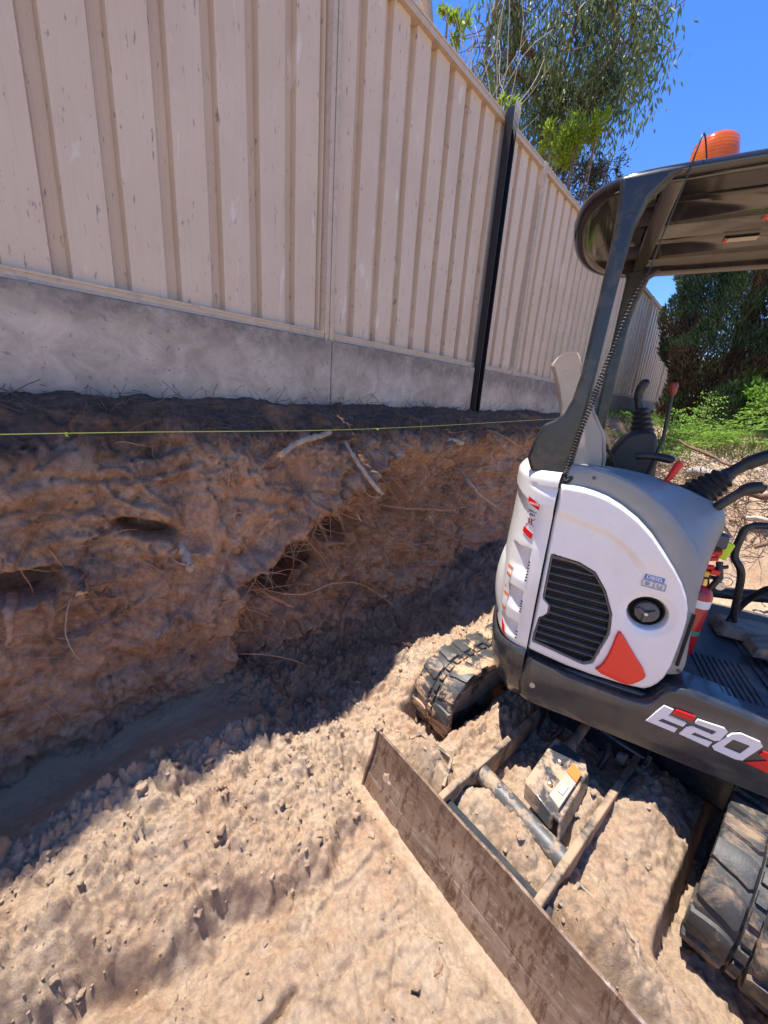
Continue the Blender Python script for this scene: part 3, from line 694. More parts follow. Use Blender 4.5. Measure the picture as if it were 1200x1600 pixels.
# plinth
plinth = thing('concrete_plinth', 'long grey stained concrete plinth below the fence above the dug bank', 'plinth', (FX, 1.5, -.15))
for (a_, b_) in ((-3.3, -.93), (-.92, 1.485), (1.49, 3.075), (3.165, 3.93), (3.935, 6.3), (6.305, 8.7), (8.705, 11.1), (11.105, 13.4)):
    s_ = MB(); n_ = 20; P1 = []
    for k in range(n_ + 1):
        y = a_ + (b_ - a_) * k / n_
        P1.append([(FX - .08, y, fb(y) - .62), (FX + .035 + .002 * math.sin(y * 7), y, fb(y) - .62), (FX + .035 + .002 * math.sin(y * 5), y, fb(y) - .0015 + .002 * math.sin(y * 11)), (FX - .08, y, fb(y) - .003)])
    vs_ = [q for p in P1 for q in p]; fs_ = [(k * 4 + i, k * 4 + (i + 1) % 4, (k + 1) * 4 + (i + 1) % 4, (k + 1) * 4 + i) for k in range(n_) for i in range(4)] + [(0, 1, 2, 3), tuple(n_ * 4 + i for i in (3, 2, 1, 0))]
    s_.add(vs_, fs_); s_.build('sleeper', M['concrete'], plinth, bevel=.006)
# black steel upright in front of the fence
sp = thing('steel_channel_post', 'black steel channel upright crossing the fence and plinth, pale tape at its top', 'post', (FX + .03, 3.12, -.1))
a = MB(); 
for (x0, x1, y0, y1) in ((FX + .02, FX + .028, 3.08, 3.16), (FX + .028, FX + .085, 3.08, 3.087), (FX + .028, FX + .085, 3.153, 3.16), (FX + .028, FX + .05, 3.115, 3.123)):
    a.box(W, (x0, y0, -.10), (x1, y1, 2.27))
a.build('channel', M['black_steel'], sp, bevel=.001)
a = MB()
for k in range(5): 
    y = 3.085 + .018 * k; a.hexa([(FX + .088, y, 2.30 + .02 * (k % 2)), (FX + .088, y + .012, 2.31), (FX + .089, y + .006, 2.12 - .03 * (k % 3)), (FX + .089, y + .003, 2.12), (FX + .09, y, 2.30 + .02 * (k % 2)), (FX + .09, y + .012, 2.31), (FX + .091, y + .006, 2.12), (FX + .091, y + .003, 2.12)])
a.build('tape', paint('pale_tape', (.55, .5, .42), .5), sp)
# unseen pole added behind the fence so that its shadow falls across the trench
a = MB(); a.tube([(-2.62, -.02, .2), (-2.60, .0, 4.75)], [.055, .05], 10); tag(a.build('shadow_pole', M['barkpale']), 'slim unseen pole added behind the fence to cast a shadow streak on the trench floor', 'pole')
# ------------------------------------------------------------------ excavator
exc = thing('mini_excavator', 'white and charcoal mini excavator with canopy, its body swung sideways over its tracks', 'excavator', (CEN[0], CEN[1], Z0))
SS = .46
PANEL = [(-.3965, 1.345), (-.3955, 1.348), (-.37, 1.347), (-.31, 1.344), (-.231, 1.321), (-.130, 1.255), (-.038, 1.147), (.019, 1.064), (.044, .990), (.046, .90), (.040, .76), (.015, .700), (-.020, .672), (-.222, .668), (-.38, .693), (-.3955, .696), (-.3965, .70)]
GRILL = [(-.379, 1.092), (-.289, 1.083), (-.236, 1.061), (-.195, 1.005), (-.160, .926), (-.152, .853), (-.180, .722), (-.207, .706), (-.386, .738), (-.378, .836), (-.352, .862), (-.352, .900), (-.378, .922)]
ARC = [(-.40, 1.252), (-.327, 1.233), (-.227, 1.208), (-.154, 1.162), (-.112, 1.117), (-.085, 1.06)]
CAP = (-.062, .958)
def cushion(outline, center, n, nr, s0, edge, er, disp=None, back=.03, fr=U):
    O = resample(outline, n, True); c = np.array(center)
    rs = np.r_[np.linspace(0, 1 - er, nr - 6), 1 - er + er * np.sin(np.linspace(0, math.pi / 2, 7)[1:])]
    rr = rs[:, None, None]; P = c + rr * (O[None] - c)
    x, y = P[..., 0], P[..., 1]; q = np.clip((rs - (1 - er)) / er, 0, 1)[:, None]
    s_ = s0 - edge * (1 - np.sqrt(np.clip(1 - q ** 2, 0, 1))) + 0 * x
    if disp is not None: s_ = s_ + disp(x, y) * (1 - q ** 2)
    a = MB(); vs_ = [fr(x[0, 0], float(s_[0].mean()), y[0, 0])] + [fr(x[i, j], s_[i, j], y[i, j]) for i in range(1, nr) for j in range(n)]
    fs_ = [(0, 1 + j, 1 + (j + 1) % n) for j in range(n)]
    for i in range(nr - 2):
        for j in range(n): fs_.append((1 + i * n + j, 1 + (i + 1) * n + j, 1 + (i + 1) * n + (j + 1) % n, 1 + i * n + (j + 1) % n))
    b0 = len(vs_); vs_ += [fr(O[j, 0], s0 - edge - back, O[j, 1]) for j in range(n)]; l = 1 + (nr - 2) * n
    for j in range(n): fs_.append((l + j, b0 + j, b0 + (j + 1) % n, l + (j + 1) % n))
    a.add(vs_, fs_); return a
OUT = chaikin(PANEL, 1)
def pdisp(x, y):
    da = poly_dist(x, y, ARC)                       # positive above the crease line
    d_ = .012 * sstep(-.018, .012, da) * sstep(-.08, -.20, x) + .012 * sstep(-.018, .012, da) * sstep(-.20, -.08, x) * sstep(1.06, 1.16, y)
    r = np.hypot(x - CAP[0], y - CAP[1]); d_ = d_ - .034 * sstep(.060, .049, r) - .006 * sstep(.086, .06, r)
    g = sdf_poly(x, y, GRILL); d_ = d_ - .022 * sstep(.004, -.004, g)
    d_ = d_ + .010 * np.cos((y - 1.0) * 2.6) - .01
    return d_
sidep = cushion(OUT, (-.16, 1.0), 260, 110, SS, .018, .05, pdisp).build('side_panel', M['white'], exc, smooth=50)
# grille
gm = MB(); G = resample(GRILL, 90, True)
gi = G + (np.array([-.28, .9]) - G) * .045
n_ = 90
for (s0, s1) in ((SS - .020, SS + .002),):
    gm.add([U(p[0], s0, p[1]) for p in G] + [U(p[0], s1, p[1]) for p in G] + [U(p[0], s1 - .002, p[1]) for p in gi] + [U(p[0], s0, p[1]) for p in gi],
       [(k * 90 + j, k * 90 + (j + 1) % 90, (k + 1) * 90 + (j + 1) % 90, (k + 1) * 90 + j) for k in range(3) for j in range(90)])
gr = gm.build('grille_frame', M['slat'], sidep, smooth=40)
bp = MB(); bp.prism([U(p[0], SS - .0165, p[1]) for p in gi], [U(p[0], SS - .022, p[1]) for p in gi]); bp.build('grille_mesh', M['darkvoid'], sidep)
sl = MB(); gp = np.array(GRILL)
def span(h, slope):      # where a slat line crosses the outline
    xs_ = []
    for k in range(len(G)):
        a, b = gi[k], gi[(k + 1) % len(gi)]; fa = a[1] - (h + slope * a[0]); fb_ = b[1] - (h + slope * b[0])
        if fa * fb_ < 0: xs_.append(a[0] + (b[0] - a[0]) * fa / (fa - fb_))
    return (min(xs_), max(xs_)) if len(xs_) >= 2 else None
h = .712
while h < 1.08:
    sp_ = span(h, -.02)
    if sp_:
        x0, x1 = sp_; z0, z1 = h - .02 * x0, h - .02 * x1
        sl.hexa([U(x0, SS - .012, z0 + .004), U(x1, SS - .012, z1 + .004), U(x1, SS - .001, z1), U(x0, SS - .001, z0), U(x0, SS - .012, z0 + .007), U(x1, SS - .012, z1 + .007), U(x1, SS - .001, z1 + .0026), U(x0, SS - .001, z0 + .0026)])
    h += .030
sl.build('grille_slats', M['slat'], sidep)
# expanded mesh behind the slats: short bright ticks
tk = MB()
for i in range(26):
    for j in range(34):
        x = -.385 + .0075 * j; z = .72 + .0145 * i + (.004 if j % 2 else 0)
        if sdf_poly(np.array([x]), np.array([z]), gi)[0] < -.008: tk.box(U, (x, SS - .016, z), (x + .0028, SS - .0145, z + .004))
tk.build('grille_perforation', M['black'], sidep)
# fuel cap, in the bowl of the panel
cp = MB(); cb = U(CAP[0], SS - .036, CAP[1]); ax = tuple(UR)
bw = MB(); bw.lathe(U(CAP[0], SS - .030, CAP[1]), ax, [(.051, -.004), (.051, .004), (.047, .004), (.045, -.004), (.0, -.004)], 32); cup = bw.build('filler_recess', M['darkvoid'], sidep, smooth=40)
cp.lathe(cb, ax, [(.034, 0), (.037, .010), (.035, .022), (.030, .024), (.0, .024)], 28)
for k in range(3):
    t = k * 2.09 + .5
    q = lambda r_, tt, s_: U(CAP[0] - .004 + r_ * math.cos(tt), SS - .036 + s_, CAP[1] - .003 + r_ * math.sin(tt))
    cp.hexa([q(.006, t - 1, .022), q(.031, t - .2, .022), q(.031, t + .2, .022), q(.006, t + 1, .022), q(.006, t - 1, .036), q(.029, t - .18, .033), q(.029, t + .18, .033), q(.006, t + 1, .036)])
cp.build('fuel_cap', paint('cap_grey', (.08, .085, .09), .35), cup, bevel=.001, smooth=40)
cl = MB(); cl.lathe(U(CAP[0] - .004, SS - .003, CAP[1] - .002), ax, [(.007, 0), (.006, .004), (.004, .005), (0, .005)], 14); cl.build('key_lock', M['chrome'], cup, smooth=40)
# red reflector
tri = chaikin([(-.131, .874), (-.118, .872), (-.075, .815), (-.018, .745), (-.024, .720), (-.056, .686), (-.075, .683), (-.172, .699), (-.150, .730), (-.137, .79)], 1)
cushion(tri, (-.085, .75), 70, 12, SS + .010, .006, .16, None, .02).build('reflector_panel', M['red'], sidep, smooth=50)
# DIESEL label
lab = MB(); sl_ = SS + .0035
def quad(a, pts, s_): a.prism([U(p[0], s_, p[1]) for p in pts], [U(p[0], s_ - .0025, p[1]) for p in pts])
sl_ = SS + .004
def lbx(x0, x1, z0, z1): return [(x0, z0 - .06 * x0), (x1, z0 - .06 * x1), (x1, z1 - .06 * x1), (x0, z1 - .06 * x0)]
quad(lab, lbx(-.098, -.044, 1.074, 1.090), sl_); dl = lab.build('fuel_label', M['blue'], sidep)
a = MB()
for (x0, x1, z0, z1) in ((-.101, -.036, 1.047, 1.049), (-.101, -.036, 1.069, 1.071), (-.101, -.099, 1.049, 1.069), (-.069, -.067, 1.049, 1.069), (-.038, -.036, 1.049, 1.069),
                         (-.092, -.080, 1.054, 1.056), (-.092, -.080, 1.058, 1.060), (-.092, -.080, 1.062, 1.064), (-.059, -.057, 1.054, 1.065), (-.048, -.046, 1.054, 1.065), (-.059, -.046, 1.053, 1.055)):
    quad(a, lbx(x0, x1, z0, z1), sl_ + .001)
a.build('label_drawing', M['labelgrey'], dl)
def text(body, size, pos, ex, ey, mat, parent, name='lettering', off=.001, bold=0):
    """real lettering: the font outlines turned into a mesh lying in the plane (ex, ey)"""
    cu = bpy.data.curves.new('t', 'FONT'); cu.body = body; cu.size = size; cu.extrude = .0004; cu.align_x = 'CENTER'; cu.align_y = 'CENTER'; cu.offset = bold
    ob = bpy.data.objects.new('t', cu); col.objects.link(ob)
    dg = bpy.context.evaluated_depsgraph_get(); me = bpy.data.meshes.new_from_object(ob.evaluated_get(dg)); 
    vs_ = [v.co.copy() for v in me.vertices]; fs_ = [tuple(p.vertices) for p in me.polygons]
    bpy.data.objects.remove(ob); ex = np.array(ex); ey = np.array(ey); ez = np.cross(ex, ey)
    a = MB(); a.add([np.array(pos) + ex * v.x + ey * v.y + ez * (v.z + off) for v in vs_], fs_)
    return a.build(name, mat, parent, smooth=10)
exd = UF * .998 + np.array([0, 0, -.06]); eyd = np.array([0, 0, 1.0]) + UF * .06
text('DIESEL', .0155, U(-.071, sl_ + .001, 1.0865), exd, eyd, M['letterw'], dl, bold=.0004)

# panel hinge slot, latch and cowl screws
a = MB(); a.hexa([U(.052, SS - .016, .80), U(.060, SS - .016, .80), U(.062, SS - .016, .99), U(.054, SS - .016, .99), U(.052, SS - .009, .80), U(.060, SS - .009, .80), U(.062, SS - .009, .99), U(.054, SS - .009, .99)]); a.build('hinge_slot', M['darkvoid'], exc)
for (f, h) in ((-.30, 1.378), (.062, 1.06), (.066, .78)):
    a = MB(); a.lathe(U(f, SS - .017, h), tuple(UR), [(.006, 0), (.006, .003), (.003, .004), (0, .002)], 10); a.build('cowl_screw', M['slat'], exc, smooth=40)
a = MB(); a.hexa([U(-.372, SS - .006, .985), U(-.362, SS - .006, .985), U(-.362, SS - .006, 1.01), U(-.372, SS - .006, 1.01), U(-.372, SS - .002, .985), U(-.362, SS - .002, .985), U(-.362, SS - .002, 1.01), U(-.372, SS - .002, 1.01)])
# ---- rear cover wrapping the tail
RC = [(-.400, .460), (-.440, .455), (-.480, .432), (-.515, .385), (-.540, .30), (-.556, .20), (-.563, .10), (-.565, 0)]
RCc = [tuple(p) for p in chaikin(RC, 2, False)]; RCc = resample(RCc, 118); JS = 3.0
RCf = np.vstack([RCc, RCc[::-1][1:] * [1, -1]])
def rear_profile(h):
    o = .010 * math.exp(-((h - .95) / .2) ** 2)
    if h > 1.285: o += .010 * min(1, (h - 1.285) / .012)
    if h > 1.35: o -= .022 * ((h - 1.35) / .03) ** 2
    if h < .72: o -= .010 * ((.72 - h) / .03) ** 2
    return o
def normals2(P):
    g = np.gradient(P, axis=0); n = np.stack([-g[:, 1], g[:, 0]], 1); n /= np.linalg.norm(n, axis=1)[:, None]
    if n[len(P) // 2, 0] > 0: n = -n
    return n
RN = normals2(RCf)
hs_ = list(np.linspace(.690, 1.10, 75)) + list(np.linspace(1.12, 1.27, 8)) + list(np.linspace(1.28, 1.38, 14))
def rearpt(j, h, off=0.0, raw=False):
    j = float(j) * (1 if raw else JS); i = int(min(max(j, 0), len(RCf) - 2)); t = j - i
    P = RCf[i] * (1 - t) + RCf[i + 1] * t; n = RN[i] * (1 - t) + RN[i + 1] * t
    # crease line drops towards the side
    k = min(i, len(RCf) - 1 - i) / JS; hh = h + .055 * math.exp(-(k / 9.) ** 2) * (1 if h > 1.1 else 0)
    o = rear_profile(min(hh, 1.38) if h < 1.33 else h)
    jj = j / JS
    for (h0, h1) in ((.965, 1.095), (.835, .925), (.72, .79)):      # stepped vents near the corner
        if h0 - .01 < h < h1 + .03 and 3.5 < jj < 12:
            hb = h1 + (.02 if jj > 6 else 0)
            o -= .016 * (1 if jj > 3.8 else (jj - 3.5) / .3) * min(1, max(0, (11.5 - jj) / 7)) * min(1, max(0, (h - h0) / .05)) * min(1, max(0, (h1 - h) / .008))
    q = P + n * (o + off); return U(q[0], q[1], h)
a = MB(); nj = len(RCf); vs_ = [rearpt(j, h, 0, True) for h in hs_ for j in range(nj)]
fs_ = [(i * nj + j, i * nj + j + 1, (i + 1) * nj + j + 1, (i + 1) * nj + j) for i in range(len(hs_) - 1) for j in range(nj - 1)]
L0 = len(vs_); vs_ += [U(p[0] + .06 * (1 if True else 0), p[1] * .86, 1.382) for p in RCf]; l = (len(hs_) - 1) * nj
fs_ += [(l + j, l + j + 1, L0 + j + 1, L0 + j) for j in range(nj - 1)]
rear = a.add(vs_, fs_).build('rear_cover', M['white'], exc, smooth=40)
def rearpatch(name, mat, quadpts, off=.0025, th=.002, parent=rear, n=6, label=None):
    """patch on the curved tail; corners in (arc index, height)"""
    a = MB(); q = np.array(quadpts, float); vs_ = []
    for k in range(n + 1):
        for l_ in range(n + 1):
            u_, v_ = k / n, l_ / n
            p = (q[0] * (1 - u_) + q[1] * u_) * (1 - v_) + (q[3] * (1 - u_) + q[2] * u_) * v_
            vs_.append(rearpt(p[0], p[1], off))
    m_ = len(vs_); vs2 = []
    a.add(vs_, [(k * (n + 1) + l_, (k + 1) * (n + 1) + l_, (k + 1) * (n + 1) + l_ + 1, k * (n + 1) + l_ + 1) for k in range(n) for l_ in range(n)])
    return a.build(name, mat, parent, label=label)
st = rearpatch('danger_label', M['letterw'], [(6.4, 1.285), (3.2, 1.265), (4.0, 1.13), (7.2, 1.15)], .0022)
for (q, mt) in (([(6.4, 1.285), (3.2, 1.265), (3.3, 1.243), (6.5, 1.262)], 'redp'), ([(7.0, 1.170), (3.85, 1.152), (4.0, 1.13), (7.2, 1.15)], 'redp')):
    rearpatch('label_band', M[mt], q, .0030, parent=st)
def reartext(body, size, j, h, mat, parent, tilt=0.0):
    p = np.array(rearpt(j, h, .0036)); e1 = np.array(rearpt(j - 1, h - tilt, .0036)) - np.array(rearpt(j + 1, h + tilt, .0036)); e1 /= np.linalg.norm(e1)
    text(body, size, p, e1, (0, 0, 1), mat, parent, off=0)
reartext('DANGER', .012, 4.9, 1.262, M['letterw'], st)
reartext('SWING', .011, 5.0, 1.232, M['black'], st); reartext('AREA', .011, 5.05, 1.219, M['black'], st)
def rline(mb, j0, h0, j1, h1, w_, off=.0038):
    a = np.array(rearpt(j0, h0, off)); b = np.array(rearpt(j1, h1, off)); mb.tube([a, b], w_, 5)
a = MB(); rline(a, 6.3, 1.207, 4.0, 1.178, .0014); rline(a, 6.6, 1.178, 3.9, 1.207, .0014); a.build('cross_mark', M['redp'], st)
a = MB(); rline(a, 5.6, 1.205, 5.5, 1.185, .0016); rline(a, 4.9, 1.205, 4.8, 1.182, .0016); rline(a, 5.9, 1.197, 5.2, 1.193, .0012); a.build('label_drawing', M['black'], st)
wl = rearpatch('warning_label', M['letterw'], [(10.6, 1.005), (8.2, 1.0), (8.6, .78), (11.6, .79)], .0022)
for h in (.985, .955, .9, .87, .81): rearpatch('label_band', M['orange_label'], [(10.7, h + .012), (8.3, h + .01), (8.35, h - .002), (10.75, h)], .0030, parent=wl, n=3)
rearpatch('rear_reflector', M['redp'], [(10.5, .765), (8.0, .742), (6.8, .705), (8.6, .715)], .003)
for (h0, h1) in ((.97, 1.055), (.84, .895), (.725, .765)):
    dt = MB(); nd = int((h1 - h0) / .011)
    for k in range(nd):
        h = h0 + (h1 - h0) * k / nd; q = [rearpt(jj, hh, .002) for jj, hh in ((3.55, h), (3.05, h), (3.05, h + .006), (3.55, h + .006))]; dt.add(q, [(0, 1, 2, 3)])
    dt.build('vent_slots', M['darkvoid'], rear)
# latch housing on the far half of the tail
a = MB(); vs_ = []; nn_ = 12
for i in range(nn_ + 1):
    for k in range(nn_ + 1):
        u_, v_ = i / nn_, k / nn_; j = 15 + 18 * u_; h = .735 + .27 * v_; o_ = .026 * (math.sin(math.pi * u_) ** .45) * (math.sin(math.pi * min(1, v_ * 1.0)) ** .6) * (1.1 - .35 * v_) - .002
        vs_.append(rearpt(j, h, o_))
a.add(vs_, [(i * 13 + k, i * 13 + k + 1, i * 13 + k + 14, i * 13 + k + 13) for i in range(12) for k in range(12)]); a.build('tail_latch_housing', M['white'], rear, smooth=50)

# inner body so that nothing is hollow
a = MB(); IN = [(p[0] * .93 , p[1] * .93) for p in RCf[::3]] + [(.0, -.42), (.0, .40)]
a.prism([U(x, y, 1.0) for x, y in IN], [U(x, y, .60) for x, y in IN]); I2 = [p for p in IN[:-2]]
a.prism([U(x, y * .93, 1.34) for x, y in I2], [U(x, y * .93, 1.005) for x, y in I2]); a.build('engine_housing', M['black'], exc, bevel=.01)
a = MB(); FS = chaikin([(-.40, 1.34), (-.1, 1.30), (.04, 1.05), (.04, .70), (-.40, .70)], 1)
a.prism([U(x, -.46, z) for x, z in FS], [U(x, -.42, z) for x, z in FS]); a.build('far_side_panel', M['white'], exc, bevel=.01)

# ---- charcoal skirt: side
SK = chaikin([(-.405, .676), (-.36, .668), (-.222, .652), (-.05, .640), (.005, .655), (.035, .715), (.075, .742), (.12, .738), (.45, .695), (.95, .66), (.95, .435), (.37, .452), (-.187, .478), (-.36, .485), (-.405, .490)], 1)
def skd(x, y): return .012 * sstep(.70, .60, y) - .006 * sstep(.52, .47, y) 
skp = cushion(SK, (.1, .57), 200, 20, .478, .022, .10, skd, .10).build('skirt', M['skirt'], exc, smooth=50)
a = MB(); J = list(range(nj)); prof = [(.697, .004), (.690, .012), (.672, .016), (.60, .010), (.52, -.004), (.455, -.045), (.44, -.075)]
P2 = RCf + RN * 0
vs_ = []
for (h, o) in prof:
    for j in range(nj): q = RCf[j] + RN[j] * o; vs_.append(U(q[0] - (.0 if 0 < j < nj - 1 else 0), q[1], h - .01 * (1 if 0 else 0)))
a.add(vs_, [(i * nj + j, i * nj + j + 1, (i + 1) * nj + j + 1, (i + 1) * nj + j) for i in range(len(prof) - 1) for j in range(nj - 1)])
L0 = 0
a.prism([U(p[0] * .97, p[1] * .97, .690) for p in RCf[::3]], [U(p[0] * .85, p[1] * .85, .445) for p in RCf[::3]])
a.build('counterweight', M['skirt'], exc, smooth=40)
a = MB(); a.lathe(U(-.355, .482, .572), tuple(UR), [(.019, 0), (.019, .004), (.010, .006), (.010, .012), (.0, .012)], 16); a.build('bolt', M['chrome'], skp, smooth=40)
a = MB(); a.lathe(U(.385, .482, .50), tuple(UR), [(.014, 0), (.014, .01), (.0, .01)], 12); a.build('bolt', M['chrome'], skp, smooth=40)
a = MB(); a.prism([U(x, y, .66) for x, y in [(-.4, .45), (.95, .45), (.95, -.45), (-.4, -.45)]], [U(x, y, .47) for x, y in [(-.4, .43), (.95, .43), (.95, -.43), (-.4, -.43)]]); a.build('main_frame', M['skirt'], exc, bevel=.01)
# lettering on the skirt
LT = dict(E=[(0.0432, 0.668), (0.0696, 0.6641), (0.0608, 0.6364), (0.1117, 0.631), (0.1064, 0.6147), (0.0486, 0.6191), (0.0396, 0.6058), (0.0944, 0.6024), (0.0897, 0.583), (0.0087, 0.5903)],
 R=[(0.0767, 0.6675), (0.1278, 0.6652), (0.1245, 0.6454), (0.0727, 0.6484)],
 T=[(0.1354, 0.6582), (0.2032, 0.6584), (0.2132, 0.6487), (0.2033, 0.6116), (0.1919, 0.6025), (0.139, 0.6093), (0.1311, 0.5965), (0.1877, 0.5959), (0.1815, 0.5728), (0.1019, 0.5843), (0.1145, 0.6189), (0.1287, 0.6274), (0.1814, 0.6219), (0.1898, 0.6383), (0.1315, 0.641)],
 Z=[(0.3057, 0.6235), (0.3569, 0.6215), (0.3572, 0.6011), (0.335, 0.592), (0.3537, 0.5813), (0.3509, 0.5587), (0.3287, 0.5556), (0.2751, 0.5654), (0.3215, 0.597), (0.299, 0.6079)])
LO = ([(0.2247, 0.6477), (0.2441, 0.659), (0.2912, 0.6519), (0.3005, 0.6394), (0.2689, 0.5679), (0.2531, 0.5637), (0.1977, 0.5706), (0.1899, 0.5818)],
      [(0.231, 0.6301), (0.2345, 0.6303), (0.270, 0.628), (0.274, 0.6278), (0.258, 0.589), (0.255, 0.5892), (0.2195, 0.5928), (0.2162, 0.5931)])
SL = .493
def letter(poly, mat):
    a = MB(); a.prism([U(x, SL, z) for x, z in poly], [U(x, SL - .006, z) for x, z in poly]); a.build('lettering', mat, skp)
letter(LT['E'], M['letterw']); letter(LT['R'], M['letterr']); letter(LT['T'], M['letterw']); letter(LT['Z'], M['letterr'])
a = MB(); o_, i_ = LO; n_ = 8
a.add([U(x, s_, z) for s_ in (SL, SL - .006) for ring in (o_, i_) for x, z in ring],
      [(j, (j + 1) % 8, 8 + (j + 1) % 8, 8 + j) for j in range(8)] + [(j, (j + 1) % 8, 16 + (j + 1) % 8, 16 + j) for j in range(8)] + [(8 + j, 8 + (j + 1) % 8, 24 + (j + 1) % 8, 24 + j) for j in range(8)])
a.build('lettering', M['letterw'], skp)

# ---- grey console around the hood
GO = [(-.400, 1.405), (-.346, 1.418), (-.248, 1.404), (-.154, 1.367), (-.055, 1.292), (.033, 1.186), (.058, 1.129), (.060, 1.04), (.072, .90), (.088, .765), (.040, .748), (-.40, 1.25)]
GO2 = GO[:-1]
A_ = resample(chaikin([(-.400, 1.25)] + GO2[:-1] + [(.040, .748)], 2, False), 60)
TB = [(-.36, 1.20), (-.355, 1.385), (-.34, 1.398), (-.141, 1.386), (-.016, 1.358), (.06, 1.330), (.112, 1.310), (.130, 1.262), (.127, 1.20), (.118, 1.13), (.095, .96), (.088, .78), (.040, .76)]
B_ = resample(chaikin(TB, 2, False), 60)
secs = [(A_, SS - .05, .012), (A_, SS - .022, .006), (A_, SS - .014, -.004), (A_, SS - .012, -.014)]
cc_ = np.array([-.10, 1.10])
def inset(P, d_): v = cc_ - P; return P + v / np.linalg.norm(v, axis=1)[:, None] * d_
rows = [(inset(A_, .14), SS - .040), (inset(A_, .11), SS - .024), (inset(A_, .075), SS - .017), (inset(A_, .040), SS - .016), (inset(A_, .014), SS - .018), (inset(A_, .004), SS - .024), (A_, SS - .036)]
for t in (.12, .3, .5, .7, .88, 1.0):
    Pm = A_ * (1 - t) + B_ * t; rows.append((Pm, (SS - .036) * (1 - t) + .235 * t))
rows += [(inset(B_, .004), .222), (B_ * 1.0 - [0, .0], .215), (B_, .12), (inset(B_, .012), .105), (inset(B_, .2), .105)]
a = MB(); a.add([U(p[0], s_, p[1]) for (P_, s_) in rows for p in P_], [(i * 60 + j, i * 60 + j + 1, (i + 1) * 60 + j + 1, (i + 1) * 60 + j) for i in range(len(rows) - 1) for j in range(59)])
con = a.build('console_cowl', M['grey'], exc, smooth=32)
a = MB(); a.prism([U(x, .225, z) for x, z in [(.08, 1.25), (.133, 1.245), (.135, 1.20), (.12, 1.17), (.066, 1.16)]], [U(x, .14, z) for x, z in [(.09, 1.25), (.137, 1.245), (.139, 1.20), (.125, 1.17), (.07, 1.16)]]); a.build('console_pocket', M['black'], con, bevel=.004)
for (f0, f1, s0, s1) in ((-.085, -.02, .205, .213), (.0, .030, .14, .19), (.040, .075, .215, .222)):
    z0, z1 = [np.interp(f, [-.141, -.016, .06, .112], [1.386, 1.358, 1.330, 1.310]) for f in (f0, f1)]
    a = MB(); a.hexa([U(f0, s0, z0 - .01), U(f1, s0, z1 - .01), U(f1, s1, z1 - .01), U(f0, s1, z0 - .01), U(f0, s0, z0 + .0015), U(f1, s0, z1 + .0015), U(f1, s1, z1 + .0015), U(f0, s1, z0 + .0015)])
    a.build('lever_slot', M['black'], con)
# red lever
a = MB(); a.tube([U(-.070, .2, 1.33), U(-.058, .2, 1.372)], .005, 8); rl = a.build('safety_lever', M['chrome'], exc)
a = MB(); a.tube([U(-.061, .2, 1.365), U(-.05, .2, 1.385), U(-.036, .2, 1.432), U(-.030, .2, 1.440)], [.008, .010, .014, .010], 12); a.build('lever_grip', M['redp'], rl, smooth=60)
# joystick with ribbed boot, right console
a = MB(); B0 = np.array(U(.045, .12, 1.305)); B1 = np.array(U(.128, .10, 1.40)); dv = (B1 - B0); L = np.linalg.norm(dv)
pr = []
for k in range(13): pr.append((.060 - .026 * k / 12 + (.006 if k % 2 else -.003), L * k / 12))
a.lathe(B0, dv, pr + [(0, L)], 20); boot = a.build('joystick_boot', M['black'], exc, smooth=50)
a = MB(); a.tube(spline([tuple(B1 - dv * .08), U(.150, .10, 1.425), U(.19, .10, 1.462), U(.26, .10, 1.50), U(.33, .10, 1.515)], 5), [.025] * 4 + [.020] * 5 + [.024] * 6 + [.026] * 6, 14); a.build('joystick_handle', M['black'], boot, smooth=60)
a = MB(); a.tube(spline([U(.050, .25, 1.268), U(.075, .25, 1.292), U(.105, .25, 1.330), U(.145, .25, 1.376), U(.172, .25, 1.389), U(.190, .25, 1.386)], 4), [.008] * 6 + [.015] * 6 + [.020] * 6 + [.015] * 3, 12); lv = a.build('auxiliary_lever', M['black'], exc, smooth=60)
a = MB(); a.lathe(U(.182, .25, 1.402), (0, 0, 1), [(.007, -.004), (.007, .003), (0, .004)], 10); a.build('button', M['yellow'], lv)
# armrest
a = MB(); a.tube(spline([U(-.150, .05, 1.437), U(-.10, .05, 1.443), U(-.04, .05, 1.438), U(-.024, .05, 1.426)], 4), [.012] + [.016] * 10 + [.012, .006], 12); ar = a.build('arm_rest', M['black'], exc, smooth=60)
a = MB(); a.tube([U(-.08, .05, 1.43), U(-.10, .05, 1.33), U(-.13, .05, 1.20)], .010, 8); a.build('arm_rest_bracket', M['black'], ar)

# ---- far control pod with its joystick
PD = chaikin([(-.23, 1.22), (-.225, 1.36), (-.205, 1.43), (-.175, 1.49), (-.150, 1.52), (-.06, 1.545), (-.035, 1.50), (-.018, 1.42), (-.005, 1.30), (-.03, 1.22)], 1)
a = MB(); a.prism([U(x, -.27, z) for x, z in PD], [U(x, -.41, z) for x, z in PD]); pod = a.build('far_control_pod', paint('pod_black', (.028, .030, .034), .5), exc, bevel=.015, smooth=45)
a = MB(); B0 = np.array(U(-.095, -.33, 1.520)); pr = [(.048 - .02 * k / 10 + (.006 if k % 2 else -.002), .012 * k) for k in range(11)]
a.lathe(B0, UF * -.25 + np.array([0, 0, 1]), pr + [(0, .12)], 20); bt = a.build('joystick_boot', M['black'], pod, smooth=50)
a = MB(); a.tube(spline([U(-.125, -.33, 1.625), U(-.142, -.33, 1.67), U(-.146, -.33, 1.71), U(-.135, -.33, 1.745), U(-.118, -.33, 1.757)], 4), [.016] * 5 + [.019] * 5 + [.021] * 4 + [.017, .015, .011], 14); a.build('joystick_handle', M['black'], bt, smooth=60)
